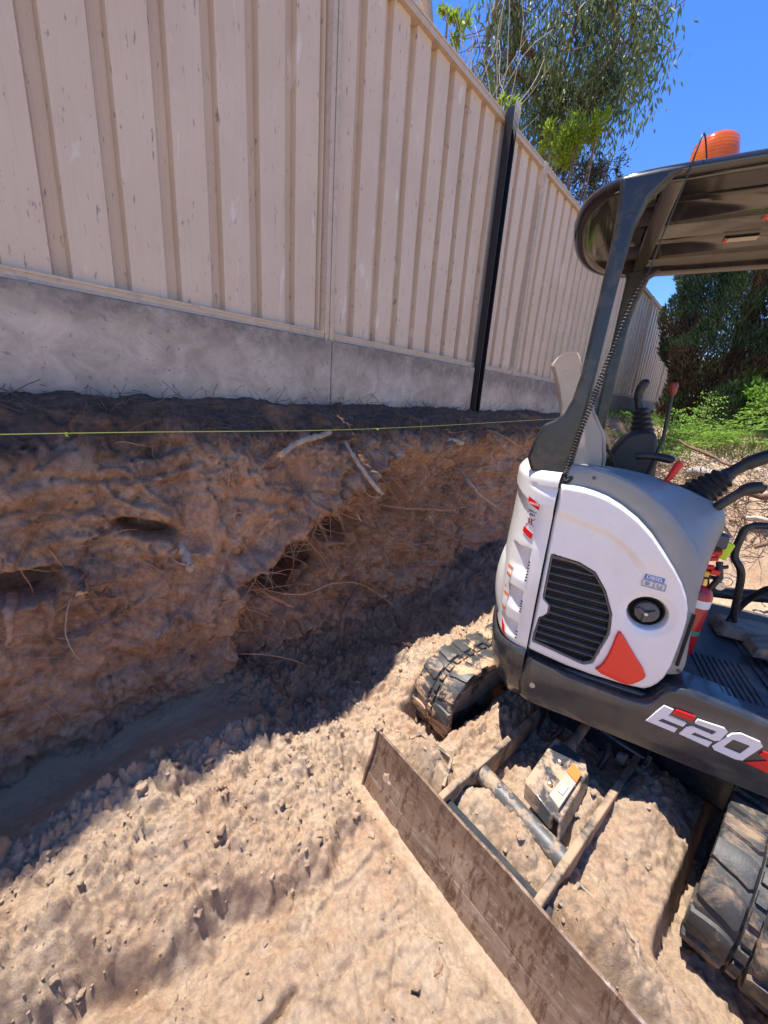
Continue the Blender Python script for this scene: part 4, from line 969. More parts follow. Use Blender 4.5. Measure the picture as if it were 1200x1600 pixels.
a = MB(); a.tube([U(-.235, -.2, 1.44), U(-.215, -.22, 1.42), U(-.18, -.25, 1.36)], .008, 8); a.lathe(U(-.245, -.2, 1.45), (0, 0, 1), [(.014, -.012), (.017, 0), (.014, .012), (0, .013)], 12); a.build('seat_adjuster', M['black'], pod)
# long blade lever with dark red knob
a = MB(); a.tube([U(-.060, -.2, 1.33), U(-.030, -.2, 1.50), U(-.040, -.2, 1.70)], .0075, 8); bl = a.build('blade_lever', M['black'], exc)
a = MB(); a.tube([U(-.0395, -.2, 1.690), U(-.0395, -.2, 1.70), U(-.041, -.2, 1.73), U(-.042, -.2, 1.742)], [.009, .013, .017, .012], 12); a.build('lever_knob', paint('dark_red', (.25, .03, .02), .35), bl, smooth=60)

# ---- seat
def slab(prof, s0, s1, mat, name, parent, bev=.03, smooth=60):
    a = MB(); a.prism([U(x, s0, z) for x, z in prof], [U(x, s1, z) for x, z in prof]); return a.build(name, mat, parent, bevel=bev, smooth=smooth, seg=4)
seat = slab([(-.43, 1.20), (-.40, 1.34), (-.08, 1.34), (-.04, 1.28), (-.06, 1.20)], .17, -.17, M['seatside'], 'seat', exc)
# backrest: draped canvas cover, angular at the top
BKP = [(-.519, 1.768), (-.505, 1.79), (-.472, 1.812), (-.43, 1.811), (-.415, 1.79), (-.37, 1.685), (-.33, 1.60), (-.275, 1.51), (-.252, 1.42), (-.25, 1.30), (-.42, 1.30), (-.432, 1.45), (-.452, 1.60), (-.49, 1.70)]
BR = resample(BKP, 72, True); nS = 22; vs_ = []; a = MB()
for i in range(nS):
    t = -1 + 2 * i / (nS - 1); sq = (1 - abs(t) ** 7) ** .5 if abs(t) < 1 else .0
    for k, (x, z) in enumerate(BR):
        c0 = np.array([np.interp(z, [1.3, 1.6, 1.8], [-.335, -.39, -.465]), z * .995 + .005]); q = c0 + (np.array([x, z]) - c0) * (.80 + .20 * sq)
        wd = .172 - .03 * sstep(1.45, 1.8, z); wr = .006 * float(perlin(np.array([z * 11.0 + t]), np.array([t * 3 + x * 15]), 90)[0]) + .0035 * math.sin(z * 46 + t * 5) * sstep(1.5, 1.36, z)
        vs_.append(U(q[0] + wr, wd * t, q[1] + wr * .5))
a.add(vs_, [(i * 72 + k, i * 72 + (k + 1) % 72, (i + 1) * 72 + (k + 1) % 72, (i + 1) * 72 + k) for i in range(nS - 1) for k in range(72)] + [tuple(range(72)), tuple((nS - 1) * 72 + k for k in range(72))])
bk = a.build('backrest', M['seat'], seat, smooth=50)
a = MB(); a.tube([U(-.262 - (.0) , .165, 1.36), U(-.262, .168, 1.42), U(-.285, .166, 1.50), U(-.338, .158, 1.60), U(-.383, .148, 1.70), U(-.41, .140, 1.76)], .005, 6); a.build('cover_seam', M['seatside'], seat, smooth=60)

# ---- canopy
RO = [(.95, .425), (.4, .425), (-.20, .425), (-.36, .420), (-.43, .392), (-.48, .335), (-.507, .262), (-.522, .15), (-.522, -.02), (-.505, -.16), (-.465, -.28), (-.40, -.37), (-.30, -.42), (.3, -.425), (.95, -.425)]
ROc = resample(chaikin(RO, 2, False), 90)
cen = np.array([.2, 0.])
a = MB(); rings = []
def roofz(f): return 2.222
for (ins, dz) in ((.075, .032), (.055, .004), (.030, -.010), (.008, -.006), (.0, .006), (.004, .020), (.03, .034), (.12, .044), (.30, .048)):
    ring = []
    g = np.gradient(ROc, axis=0); nn = np.stack([-g[:, 1], g[:, 0]], 1); nn /= np.linalg.norm(nn, axis=1)[:, None]
    if nn[45, 0] < 0: nn = -nn
    Pn = ROc + nn * ins; Pn[0, 0] = Pn[-1, 0] = .95
    Pn[:, 1] = np.clip(Pn[:, 1], -.43, .43); rings.append([U(p[0], p[1], roofz(p[0]) + dz) for p in Pn])
nr_ = len(ROc); vs_ = [q for r_ in rings for q in r_]
fs_ = [(i * nr_ + j, i * nr_ + j + 1, (i + 1) * nr_ + j + 1, (i + 1) * nr_ + j) for i in range(len(rings) - 1) for j in range(nr_ - 1)]
# underside and top skins, bridged from one long side to the other
for ri, zz in ((0, None), (len(rings) - 1, None)):
    b_ = ri * nr_; h_ = nr_ // 2
    fs_ += [(b_ + j, b_ + j + 1, b_ + nr_ - 2 - j, b_ + nr_ - 1 - j) for j in range(h_ - 1)]
roof = a.add(vs_, fs_).build('canopy_roof', M['gloss'], exc, smooth=60)
a = MB()     # pressed ribs on the underside
for s_ in (-.20, .12):
    P = [(-.36 + .0, s_), (.94, s_)]
    a.hexa([U(-.40, s_ - .11, 2.262), U(.94, s_ - .11, 2.262), U(.94, s_ + .11, 2.262), U(-.40, s_ + .11, 2.262), U(-.37, s_ - .08, 2.244), U(.94, s_ - .08, 2.244), U(.94, s_ + .08, 2.244), U(-.37, s_ + .08, 2.244)])
a.build('roof_rib', M['gloss'], roof, bevel=.008)
a = MB()
for pts, z in (([(-.285, .395), (-.235, .395), (-.235, -.36), (-.285, -.36)], 2.235),): a.prism([U(x, y, 2.225) for x, y in pts], [U(x, y, 2.238) for x, y in pts])
a.build('roof_crossbar', M['gloss'], roof, bevel=.006)
# stickers under the roof
for (f, s_, w_, ) in ((-.02, -.135, .10), (.04, .03, .09)):
    a = MB(); a.prism([U(f, s_ - .016, 2.238), U(f + w_, s_ - .016, 2.238), U(f + w_, s_ + .016, 2.238), U(f, s_ + .016, 2.238)], [U(f, s_ - .016, 2.240), U(f + w_, s_ - .016, 2.240), U(f + w_, s_ + .016, 2.240), U(f, s_ + .016, 2.240)]); k = a.build('roof_label', paint('label_cream', (.55, .5, .42), .5), roof)
    a = MB(); a.prism([U(f, s_ - .016, 2.2365), U(f + .012, s_ - .016, 2.2365), U(f + .012, s_ + .016, 2.2365), U(f, s_ + .016, 2.2365)], [U(f, s_ - .016, 2.238), U(f + .012, s_ - .016, 2.238), U(f + .012, s_ + .016, 2.238), U(f, s_ + .016, 2.238)]); a.build('label_band', M['redp'], k)
# amber beacon
a = MB(); a.lathe(U(-.150, .14, 2.262), (0, 0, 1), [(.076, 0), (.076, .030), (.068, .040), (0, .040)], 28); be = a.build('warning_beacon', M['black'], roof, smooth=40)
a = MB(); a.lathe(U(-.150, .14, 2.300), (-.03, .0, 1), [(.068, 0), (.069, .01), (.063, .075), (.057, .112), (.046, .124), (0, .127)], 36); a.build('amber_lens', M['amber'], be, smooth=50)

# ---- canopy posts: hollow section, flaring gusset at the top, big plate at the foot
def post_(sg, s0):
    e_ = .026
    Q = [(-.500, 1.372), (-.520, 1.420), (-.508, 1.475), (-.486, 1.537), (-.455, 1.552), (-.428, 1.575), (-.412, 1.62), (-.400, 1.70), (-.394, 1.90), (-.388, 2.10), (-.392, 2.19), (-.400, 2.235), (-.30, 2.240), (-.20, 2.238), (-.27, 2.215), (-.315, 2.17), (-.336, 2.10), (-.348, 1.95), (-.356, 1.70), (-.362, 1.5), (-.372, 1.372)]
    a = MB(); a.prism([U(x, s0, z) for x, z in Q], [U(x, s0 - sg * .045, z) for x, z in Q])
    return a.build('canopy_post', M['post'], exc, bevel=.012, smooth=50, seg=3)
post_(1, .425); 
def fpost():
    Q = [(-.31, 1.35), (-.305, 1.7), (-.300, 2.0), (-.298, 2.20), (-.31, 2.24), (-.15, 2.24), (-.205, 2.20), (-.232, 2.10), (-.245, 2.0), (-.25, 1.7), (-.255, 1.35)]
    a = MB(); a.prism([U(x, -.36, z) for x, z in Q], [U(x, -.405, z) for x, z in Q]); return a.build('canopy_post', M['post'], exc, bevel=.012, smooth=50, seg=3)
fpost()
# curved foot plate running round the tail between the posts
a = MB(); vs_ = []; pj = list(range(14, nj - 14, 2))
for j in pj:
    q = RCf[j] - RN[j] * .028; k = min(j, nj - 1 - j) / JS; top = 1.475 + .0 * k; vs_ += [U(q[0], q[1], 1.365), U(q[0], q[1], top - .03 * sstep(8, 30, k)), U(q[0] + .02, q[1] * .96, top - .03 * sstep(8, 30, k)), U(q[0] + .02, q[1] * .96, 1.365)]
a.add(vs_, [(4 * i + c, 4 * i + (c + 1) % 4, 4 * i + 4 + (c + 1) % 4, 4 * i + 4 + c) for i in range(len(pj) - 1) for c in range(4)]); a.build('post_foot_plate', M['post'], exc, bevel=.004, smooth=50)
# coiled lead of the beacon
a = MB(); base = np.array(spline([U(-.388, .440, 1.375), U(-.372, .437, 1.50), U(-.352, .435, 1.617), U(-.326, .430, 1.768), U(-.302, .425, 1.908), U(-.280, .42, 1.975)], 8)); base = resample(base, 1000)
nt_ = 62; k = np.arange(1000); th = k / 1000 * nt_ * 2 * math.pi; e1 = UR; e2 = UF
pts = [base[i] + (e1 * math.cos(th[i]) + e2 * math.sin(th[i])) * .0075 for i in range(1000)]
coil = a.tube(pts, .0020, 5).build('coiled_lead', M['black'], exc, smooth=180)
a = MB(); a.tube(spline([pts[-1], U(-.274, .41, 2.0), U(-.262, .415, 2.08), U(-.24, .43, 2.20), U(-.232, .437, 2.262), U(-.22, .40, 2.31), U(-.17, .2, 2.33)], 5), .0022, 6); a.build('straight_lead', M['black'], coil, smooth=180)
a = MB(); base = resample(np.array(spline([U(-.388, .440, 1.375), U(-.383, .452, 1.352), U(-.365, .44, 1.372), U(-.352, .40, 1.405)], 6)), 300)
a.tube([base[i] + (np.array([0, 0, 1]) * math.cos(i / 300 * 22 * 6.283) + UF * math.sin(i / 300 * 22 * 6.283)) * .006 for i in range(300)], .0018, 5).build('coiled_lead', M['black'], exc, smooth=180)

# ---- floor, mat, pedals, hand rail
a = MB(); a.prism([U(x, y, .722) for x, y in [(.10, .452), (.95, .452), (.95, -.45), (.05, -.45), (.05, .30)]], [U(x, y, .67) for x, y in [(.10, .452), (.95, .452), (.95, -.45), (.05, -.45), (.05, .30)]]); fl_ = a.build('floor_plate', M['mat'], exc, bevel=.006)
a = MB()
for k in range(9): a.box(U, (.17 + .018 * k, .16, .722), (.176 + .018 * k, .40, .727))
for k in range(5): a.box(U, (.36 + .03 * k, -.05, .722), (.372 + .03 * k, .38 - .02 * k, .728))
a.build('mat_tread', M['mat'], fl_, bevel=.001)
a = MB(); a.tube(spline([U(.40, -.12, .726), U(.36, -.10, .80), U(.30, .0, 1.02), U(.262, .0, 1.09), U(.262, .0, 1.17), U(.275, .0, 1.212), U(.33, .0, 1.228), U(.45, .0, 1.225)], 6), .013, 12); a.build('travel_lever', M['black'], exc, smooth=60)
a = MB(); a.tube(spline([U(.34, -.10, .73), U(.37, -.10, .86), U(.40, -.04, .97), U(.42, .0, 1.0), U(.42, 0, 1.2)], 6), .012, 10); a.build('travel_lever', M['black'], exc, smooth=60)
a = MB()
a.hexa([U(.36, .03, .75), U(.50, .03, .75), U(.50, .13, .75), U(.36, .13, .75), U(.37, .03, .79), U(.50, .03, .83), U(.50, .13, .83), U(.37, .13, .79)]); a.build('foot_pedal', M['steeldirty'], exc, bevel=.006)
a = MB(); a.hexa([U(.30, -.18, .73), U(.60, -.18, .73), U(.60, -.03, .73), U(.30, -.03, .73), U(.33, -.17, .78), U(.60, -.17, .79), U(.60, -.04, .79), U(.33, -.04, .78)]); a.build('swing_bracket', M['steeldirty'], exc, bevel=.01)
a = MB(); a.tube(spline([U(.12, -.40, .78), U(.4, -.40, .80), U(.6, -.38, .84), U(.9, -.36, .9)], 5), .03, 10); a.build('hydraulic_hose', M['black'], exc, smooth=60)

# ---- undercarriage
a = MB(); a.lathe(V(0, 0, .34), (0, 0, 1), [(.24, 0), (.26, .02), (.26, .09), (.24, .13), (0, .13)], 40); a.build('slew_ring', M['steeldirty'], exc, smooth=40)
a = MB(); a.box(V, (-.12, -.42, .18), (.30, .47, .33)); a.box(V, (-.22, -.20, .14), (.42, .22, .28)); a.build('centre_frame', M['skirt'], exc, bevel=.012)
def track(lc, mat, phase, lh, uf0):
    r_ = .178; hw = .113; ub = .62; hc = .212
    # loop: front (near) idler at uf0, rear sprocket at ub
    Ls = ub - uf0; per = 2 * Ls + 2 * math.pi * r_
    def loop(t, off):
        t = t % per
        if t < Ls: return (uf0 + t, hc + r_ + off - .010 * math.sin(math.pi * t / Ls))
        t -= Ls
        if t < math.pi * r_: a_ = math.pi / 2 - t / r_; return (ub + (r_ + off) * math.cos(a_), hc + (r_ + off) * math.sin(a_))
        t -= math.pi * r_
        if t < Ls: return (ub - t, hc - r_ - off)
        t -= Ls; a_ = -math.pi / 2 - t / r_; return (uf0 + (r_ + off) * math.cos(a_), hc + (r_ + off) * math.sin(a_))
    a = MB(); n_ = 150; sec = [(-hw, -.012), (-hw, .008), (-hw + .008, .016), (-.020, .016), (-.014, .008), (.014, .008), (.020, .016), (hw - .008, .016), (hw, .008), (hw, -.012)]; vs_ = []
    for i in range(n_):
        for (w_, o_) in sec: u, h = loop(per * i / n_, o_); vs_.append(V(u, lc + w_, h))
    ns = len(sec); a.add(vs_, [(i * ns + k, i * ns + (k + 1) % ns, ((i + 1) % n_) * ns + (k + 1) % ns, ((i + 1) % n_) * ns + k) for i in range(n_) for k in range(ns)])
    tr = a.build('track_belt', mat, exc, smooth=50)
    npitch = int(round(per / .099)); P_ = per / npitch
    def lug(t0, sg):
        W_ = [.112, .085, .055, .030, .022]; lo = [.012, .006, .002, -.006, .0]; hi = [.060, .064, .066, .062, .054]
        if sg < 0: sh = .5 * P_
        else: sh = 0
        a = MB(); vs_ = []; nk = 5
        for wi in range(5):
            for k in range(nk):
                t = t0 + sh + lo[wi] + (hi[wi] - lo[wi]) * k / (nk - 1); e_ = (wi in (0, 4)) or (k in (0, nk - 1))
                u, h = loop(t, lh + (.0 if e_ else .003)); vs_.append(V(u, lc + sg * (W_[wi] + (0 if wi < 4 else .0)), h))
        base = []
        for wi in range(5):
            for k in range(nk):
                t = t0 + sh + lo[wi] - .007 + (hi[wi] - lo[wi] + .014) * k / (nk - 1); u, h = loop(t, .010); vs_.append(V(u, lc + sg * (W_[wi] + (.003 if wi == 0 else -.004 if wi == 4 else 0)), h))
        I = lambda w_, k: w_ * nk + k; Bq = 25
        fs_ = [(I(w_, k), I(w_, k + 1), I(w_ + 1, k + 1), I(w_ + 1, k)) for w_ in range(4) for k in range(nk - 1)]
        for k in range(nk - 1):
            for w_ in (0, 4): fs_.append((I(w_, k), I(w_, k + 1), Bq + I(w_, k + 1), Bq + I(w_, k)))
        for w_ in range(4):
            for k in (0, nk - 1): fs_.append((I(w_, k), I(w_ + 1, k), Bq + I(w_ + 1, k), Bq + I(w_, k)))
        a.add(vs_, fs_); return a
    for i in range(npitch):
        for sg in (-1, 1): lug(i * P_ + phase, sg).build('tread_lug', mat, tr, smooth=45)
    cb_ = MB()
    for i in range(npitch * 2):
        t0 = i * P_ / 2
        vs_ = [];
        for (o_, e_) in ((.020, .002), (.008, 0)):
            for (tt, ww) in ((.008, -.012), (.008, .012), (.040, .012), (.040, -.012)):
                u, h = loop(t0 + tt + (e_ if tt < .02 else -e_), o_); vs_.append(V(u, lc + ww * (1 - e_ * 60), h))
        cb_.add(vs_, [(0, 1, 2, 3), (4, 5, 1, 0), (5, 6, 2, 1), (6, 7, 3, 2), (7, 4, 0, 3)])
    cb_.build('guide_block', mat, tr)
    a = MB(); a.lathe(V(uf0, lc - .05, hc), tuple(VR), [(.06, 0), (.155, .01), (.166, .03), (.166, .07), (.155, .09), (.06, .10)], 32); a.build('idler_wheel', M['steeldirty'], exc, smooth=40)
    a = MB(); a.lathe(V(ub, lc - .05, hc), tuple(VR), [(.06, 0), (.15, .01), (.16, .03), (.16, .07), (.15, .09), (.06, .10)], 32); a.build('sprocket', M['steeldirty'], exc, smooth=40)
    for k in range(3):
        a = MB(); a.lathe(V(-.3 + .3 * k, lc - .06, .10), tuple(VR), [(.02, 0), (.055, .005), (.055, .04), (.04, .05), (.04, .07), (.055, .08), (.055, .115), (.02, .12)], 20); a.build('track_roller', M['steeldirty'], exc, smooth=40)
    a = MB(); a.prism([V(u, lc - .055, h) for u, h in [(-.60, .16), (-.55, .27), (.55, .29), (.62, .22), (.50, .13), (-.5, .13)]], [V(u, lc + .055, h) for u, h in [(-.60, .16), (-.55, .27), (.55, .29), (.62, .22), (.50, .13), (-.5, .13)]]); a.build('track_frame', M['armdirt'], exc, bevel=.015)
track(-.515, M['rubberL'], 0.0, .024, -.505); track(.572, M['rubber'], .03, .027, -.44)

# ---- dozer blade
BH = [(-1.072, .010), (-1.066, .055), (-1.046, .105), (-1.030, .150), (-1.018, .20), (-1.012, .25), (-1.010, .268)]
a = MB(); n_ = 2; Ll, Lr = -.515, .535
fr_ = chaikin(BH, 1, False); bk_ = [(p[0] + .010, p[1]) for p in fr_]
prof = [tuple(p) for p in fr_] + bk_[::-1]
ns = 30; vs_ = []
for i in range(ns + 1):
    l = Ll + (Lr - Ll) * i / ns
    for p in prof: vs_.append(V(p[0] + .0015 * math.sin(l * 13), l, p[1] + .001 * math.sin(l * 21)))
m_ = len(prof); fs_ = [(i * m_ + k, i * m_ + (k + 1) % m_, (i + 1) * m_ + (k + 1) % m_, (i + 1) * m_ + k) for i in range(ns) for k in range(m_)] + [tuple(range(m_)), tuple(ns * m_ + k for k in range(m_))]
bl_ = a.add(vs_, fs_).build('dozer_blade', M['blade'], exc, bevel=.001, smooth=30)
a = MB(); a.hexa([V(-1.080, Ll, .0), V(-1.080, Lr, .0), V(-1.072, Lr, .0), V(-1.072, Ll, .0), V(-1.0555, Ll, .088), V(-1.0555, Lr, .088), V(-1.052, Lr, .092), V(-1.052, Ll, .092)]); a.build('cutting_edge', M['blade'], bl_, bevel=.003)
for l in (Ll - .003, Lr - .005):
    a = MB(); Q = [(-1.086, .0), (-1.062, .10), (-1.030, .19), (-1.016, .275), (-.985, .275), (-.995, .16), (-1.01, .05), (-1.03, .0)]
    a.prism([V(u, l, h) for u, h in Q], [V(u, l + .010, h) for u, h in Q]); a.build('blade_end_plate', M['blade'], bl_, bevel=.002)
a = MB(); a.hexa([V(-1.000, -.20, .17), V(-1.000, .22, .17), V(-.955, .22, .17), V(-.955, -.20, .17), V(-1.000, -.20, .235), V(-1.000, .22, .235), V(-.955, .22, .235), V(-.955, -.20, .235)]); a.build('blade_stiffener', M['skirt'], bl_, bevel=.004)
# folded extension plates behind the blade
for sg, pts in ((-1, [(-.985, -.40), (-.90, -.435), (-.845, -.425), (-.825, -.27), (-.94, -.21)]), (1, [(-.975, .46), (-.89, .405), (-.838, .39), (-.83, .235), (-.93, .225)])):
    a = MB()
    P = pts
    for (p, q) in zip(P[1:-1], P[2:]):
        d_ = np.array(q) - np.array(p); n2 = np.array([-d_[1], d_[0]]); n2 = n2 / np.linalg.norm(n2) * .006
        a.hexa([V(p[0] - n2[0], p[1] - n2[1], .02), V(q[0] - n2[0], q[1] - n2[1], .02), V(q[0] + n2[0], q[1] + n2[1], .02), V(p[0] + n2[0], p[1] + n2[1], .02), V(p[0] - n2[0], p[1] - n2[1], .235), V(q[0] - n2[0], q[1] - n2[1], .235), V(q[0] + n2[0], q[1] + n2[1], .235), V(p[0] + n2[0], p[1] + n2[1], .235)])
    a.build('folded_extension', M['steeldirty'], bl_, bevel=.002)
# arms
for lc, u1 in ((-.175, -.30), (.188, -.235)):
    a = MB(); Q = [(-1.0, .262), (-.98, .268), (-.6, .262), (u1 + .02, .270), (u1 + .05, .25), (u1 + .05, .19), (u1, .17), (-.6, .165), (-.98, .08), (-1.0, .08)]
    a.prism([V(u, lc - .012, h) for u, h in Q], [V(u, lc + .012, h) for u, h in Q]); a.build('blade_arm', M['armdirt'], exc, bevel=.004)
a = MB(); a.lathe(V(-.245, .13, .235), tuple(VR), [(.0, 0), (.028, 0), (.028, .035), (.016, .036), (.016, .09), (.030, .091), (.030, .115), (0, .115)], 20); a.box(V, (-.27, .215, .19), (-.19, .23, .28)); a.build('arm_pivot', M['steeldirty'], exc, bevel=.002, smooth=40)
a = MB(); a.tube([V(-.770, -.165, .222), V(-.805, .180, .222)], .034, 18); tb = a.build('cross_tube', M['steeldirty2'], exc, smooth=60)
for l in (-.08, -.03):
    a = MB(); a.lathe(V(-.787, l, .253), (0, 0, 1), [(.008, 0), (.008, .007), (0, .007)], 8); a.build('bolt', M['chrome'], tb)
# cylinder guard and rod
a = MB(); GQ = [(-.748, -.010, .325), (-.775, .108, .318), (-.766, .128, .300), (-.520, .108, .315), (-.49, .085, .335), (-.484, -.035, .33)]
a.prism([V(*p) for p in GQ], [V(p[0], p[1], p[2] - .012) for p in GQ])
a.hexa([V(-.780, .135, .245), V(-.52, .115, .245), V(-.52, .125, .245), V(-.780, .147, .245), V(-.766, .122, .305), V(-.52, .102, .318), V(-.52, .112, .315), V(-.766, .130, .302)])
a.hexa([V(-.755, .0, .255), V(-.780, .11, .255), V(-.770, .115, .255), V(-.745, .0, .255), V(-.752, -.01, .322), V(-.779, .106, .315), V(-.769, .11, .315), V(-.742, -.008, .322)])
gd = a.build('cylinder_guard', M['guard'], exc, bevel=.010, smooth=40)
a = MB(); a.prism([V(-.735, .070, .3310), V(-.750, .112, .3290), V(-.615, .106, .3310), V(-.605, .068, .3345)], [V(-.735, .070, .315), V(-.750, .112, .312), V(-.615, .106, .317), V(-.605, .068, .320)]); lb = a.build('warning_label', paint('label_white', (.34, .32, .29), .6, dirt=.85, dscale=30), gd)
a = MB(); a.prism([V(-.602, .066, .3350), V(-.612, .106, .3325), V(-.560, .102, .3340), V(-.552, .064, .3365)], [V(-.602, .066, .320), V(-.612, .106, .317), V(-.560, .102, .320), V(-.552, .064, .323)]); a.build('label_band', M['orange_label'], lb)
a = MB(); a.hexa([V(-.70, .082, .331), V(-.655, .080, .331), V(-.655, .098, .331), V(-.70, .100, .331), V(-.70, .082, .3348), V(-.655, .080, .3352), V(-.655, .098, .3345), V(-.70, .100, .3340)]); a.build('label_drawing', M['labelgrey'], lb)
for (u, l, h) in ((-.58, .03, .335), (-.69, .05, .33)):
    a = MB(); a.lathe(V(u, l, h - .012), (0, 0, 1), [(.009, 0), (.009, .016), (.005, .018), (0, .018)], 8); a.build('bolt', M['chrome'], gd, smooth=40)
a = MB(); a.tube([V(-.62, .03, .26), V(-.45, .012, .29)], .030, 16); a.tube([V(-.45, .012, .29), V(-.20, .005, .34)], .018, 16); cyl = a.build('blade_cylinder', M['steeldirty'], exc, smooth=50)
a = MB(); a.lathe(V(-.235, -.035, .335), tuple(VR), [(0, 0), (.026, 0), (.026, .085), (0, .085)], 18); a.build('cylinder_eye', M['steeldirty'], cyl, smooth=40)
a = MB(); a.tube(spline([V(-.82, .05, .23), V(-.80, .075, .19), V(-.77, .07, .16)], 4), .02, 10); a.tube([V(-.79, .03, .21), V(-.79, .10, .20)], .014, 10); a.build('cylinder_clevis', M['armdirt'], cyl)
for (p, q) in (((-.35, -.06, .30), (-.40, -.075, .24)), ((-.30, .10, .30), (-.36, .105, .22))):
    a = MB(); a.tube(spline([V(*p), V((p[0] + q[0]) / 2, (p[1] + q[1]) / 2 + .01, p[2] - .02), V(*q)], 5), .011, 10); a.build('hydraulic_hose', M['black'], exc, smooth=60)

# ---- things carried on the machine
ex = thing('fire_extinguisher', 'red fire extinguisher with white band mounted upright against the grey console of the excavator', 'fire extinguisher', U(.165, .27, .73))
A0 = np.array(U(.118, .215, .735)); A1 = np.array(U(.128, .215, 1.0)); ax = A1 - A0; ax /= np.linalg.norm(ax)
a = MB(); a.lathe(A0, ax, [(.030, 0), (.037, .008), (.040, .02), (.040, .245), (.035, .262), (.022, .278), (.015, .285), (0, .285)], 28); cyl = a.build('cylinder', paint('extinguisher_red', (.42, .012, .015), .3, coat=.4), ex, smooth=50)
a = MB(); a.lathe(A0 + ax * .205, ax, [(.0402, 0), (.0406, .0), (.0406, .030), (.0402, .030)], 28); a.build('white_band', M['letterw'], cyl, smooth=40)
a = MB(); a.lathe(A0 + ax * .095, ax, [(.0402, 0), (.0406, .0), (.0406, .018), (.0402, .018)], 28); a.build('green_label', paint('label_green', (.03, .25, .15), .4), cyl, smooth=40)
a = MB(); a.lathe(A0 + ax * .28, ax, [(.014, 0), (.016, .012), (.012, .03), (0, .03)], 14); vv = a.build('valve', M['brass'], ex, smooth=40)
a = MB(); T = A0 + ax * .312; a.hexa([T + UF * x + UR * y + np.array([0, 0, z]) for z in (0, .012) for x, y in ((-.02, -.008), (.045, -.008), (.045, .008), (-.02, .008))]); a.hexa([T + UF * x + UR * y + np.array([0, 0, z + .02 + (.03 if x > 0 else 0)]) for z in (0, .010) for x, y in ((-.02, -.008), (.05, -.008), (.05, .008), (-.02, .008))]); a.build('handle', M['black'], vv, bevel=.002)
a = MB(); a.hexa([T + UF * x + UR * y + np.array([0, 0, z]) for z in (.010, .030) for x, y in ((-.035, .006), (.0, .006), (.0, .026), (-.035, .026))]); a.build('yellow_tag', M['yellow'], vv, bevel=.003)
a = MB(); a.hexa([T + UF * x + UR * y + np.array([0, 0, z]) for z in (.022, .042) for x, y in ((.0, .006), (.028, .006), (.028, .026), (.0, .026))]); a.build('seal_pin', M['redp'], vv, bevel=.003)
a = MB(); a.lathe(T + UF * .042 - np.array([0, 0, .018]), UR, [(.014, -.01), (.016, 0), (.014, .012), (0, .013)], 14); a.tube([T + UF * (.06 + .016 * math.cos(t)) + np.array([0, 0, .016 * math.sin(t)]) for t in np.linspace(0, 6.2, 14)], .0018, 5); a.build('pressure_gauge', M['chrome'], vv, smooth=50)
a = MB(); a.tube([A0 + ax * .28 + UF * .02 + UR * .01, A0 + ax * .33 + UF * .03 + UR * .02, A0 + ax * .38 + UF * .02], .010, 10); a.build('nozzle', M['black'], ex, smooth=60)
tg = thing('lime_plastic_case', 'lime yellow plastic case with red clips hanging above the fire extinguisher', 'case', U(.15, .2, 1.12))
a = MB(); a.hexa([U(.135, .17, 1.125), U(.160, .17, 1.12), U(.165, .23, 1.125), U(.14, .23, 1.13), U(.145, .17, 1.19), U(.172, .17, 1.185), U(.178, .23, 1.185), U(.15, .23, 1.195)]); cs = a.build('case_body', M['lime'], tg, bevel=.006)
a = MB(); a.box(U, (.120, .19, 1.165), (.155, .235, 1.215)); a.build('case_cap', paint('slate_plastic', (.06, .07, .09), .4), tg, bevel=.006)
for (f, h) in ((.120, 1.15), (.116, 1.128), (.112, 1.095)):
    a = MB(); a.tube([U(f - .006, .24, h - .002), U(f + .022, .245, h + .004)], [.011, .008], 8); a.build('red_clip', M['redp'], tg, bevel=.002)

# ------------------------------------------------------------------ vegetation
def rot_basis(d):
    d = d / np.linalg.norm(d, axis=1)[:, None]; r = rng.normal(size=d.shape); a = np.cross(d, r); a /= np.linalg.norm(a, axis=1)[:, None]; return d, a
def leaves(name, P, D, L, Wd, mat, parent, fold=.25, loc=None):
    """many small rhombic leaves, one mesh: P base points, D directions, L lengths, Wd widths"""
    n = len(P); D, A = rot_basis(D); Nn = np.cross(D, A); L = L[:, None]; Wd = Wd[:, None]
    mid = P + D * L * .45 - Nn * L * .06
    V0, V1, V2, V3 = P, mid + A * Wd * .5 + Nn * Wd * fold, P + D * L, mid - A * Wd * .5 + Nn * Wd * fold
    off = root_loc(parent); v = np.stack([V0, V1, V2, V3], 1).reshape(-1, 3) - off
    me = bpy.data.meshes.new(name); me.vertices.add(4 * n); me.vertices.foreach_set('co', v.reshape(-1).astype(np.float32))
    i = np.arange(n) * 4; q = np.stack([i, i + 1, i + 2, i, i + 2, i + 3], 1).reshape(-1)
    me.loops.add(6 * n); me.loops.foreach_set('vertex_index', q.astype(np.int32)); me.polygons.add(2 * n); me.polygons.foreach_set('loop_start', (np.arange(2 * n) * 3).astype(np.int32))
    me.update(calc_edges=True); me.materials.append(mat); o = bpy.data.objects.new(name, me); col.objects.link(o); o.parent = parent; return o
CAMR = np.array([[0.70502952, 0.23658709, -0.66855062], [0.70566918, -0.14037894, 0.69449604], [0.07045837, -0.96141578, -0.26592351]])
def at(px, py, dist):       # a point in the yard seen along a sight line, at its own distance
    v = CAMR @ np.array([px - 600, py - 800, 585.]); return v / np.linalg.norm(v) * dist
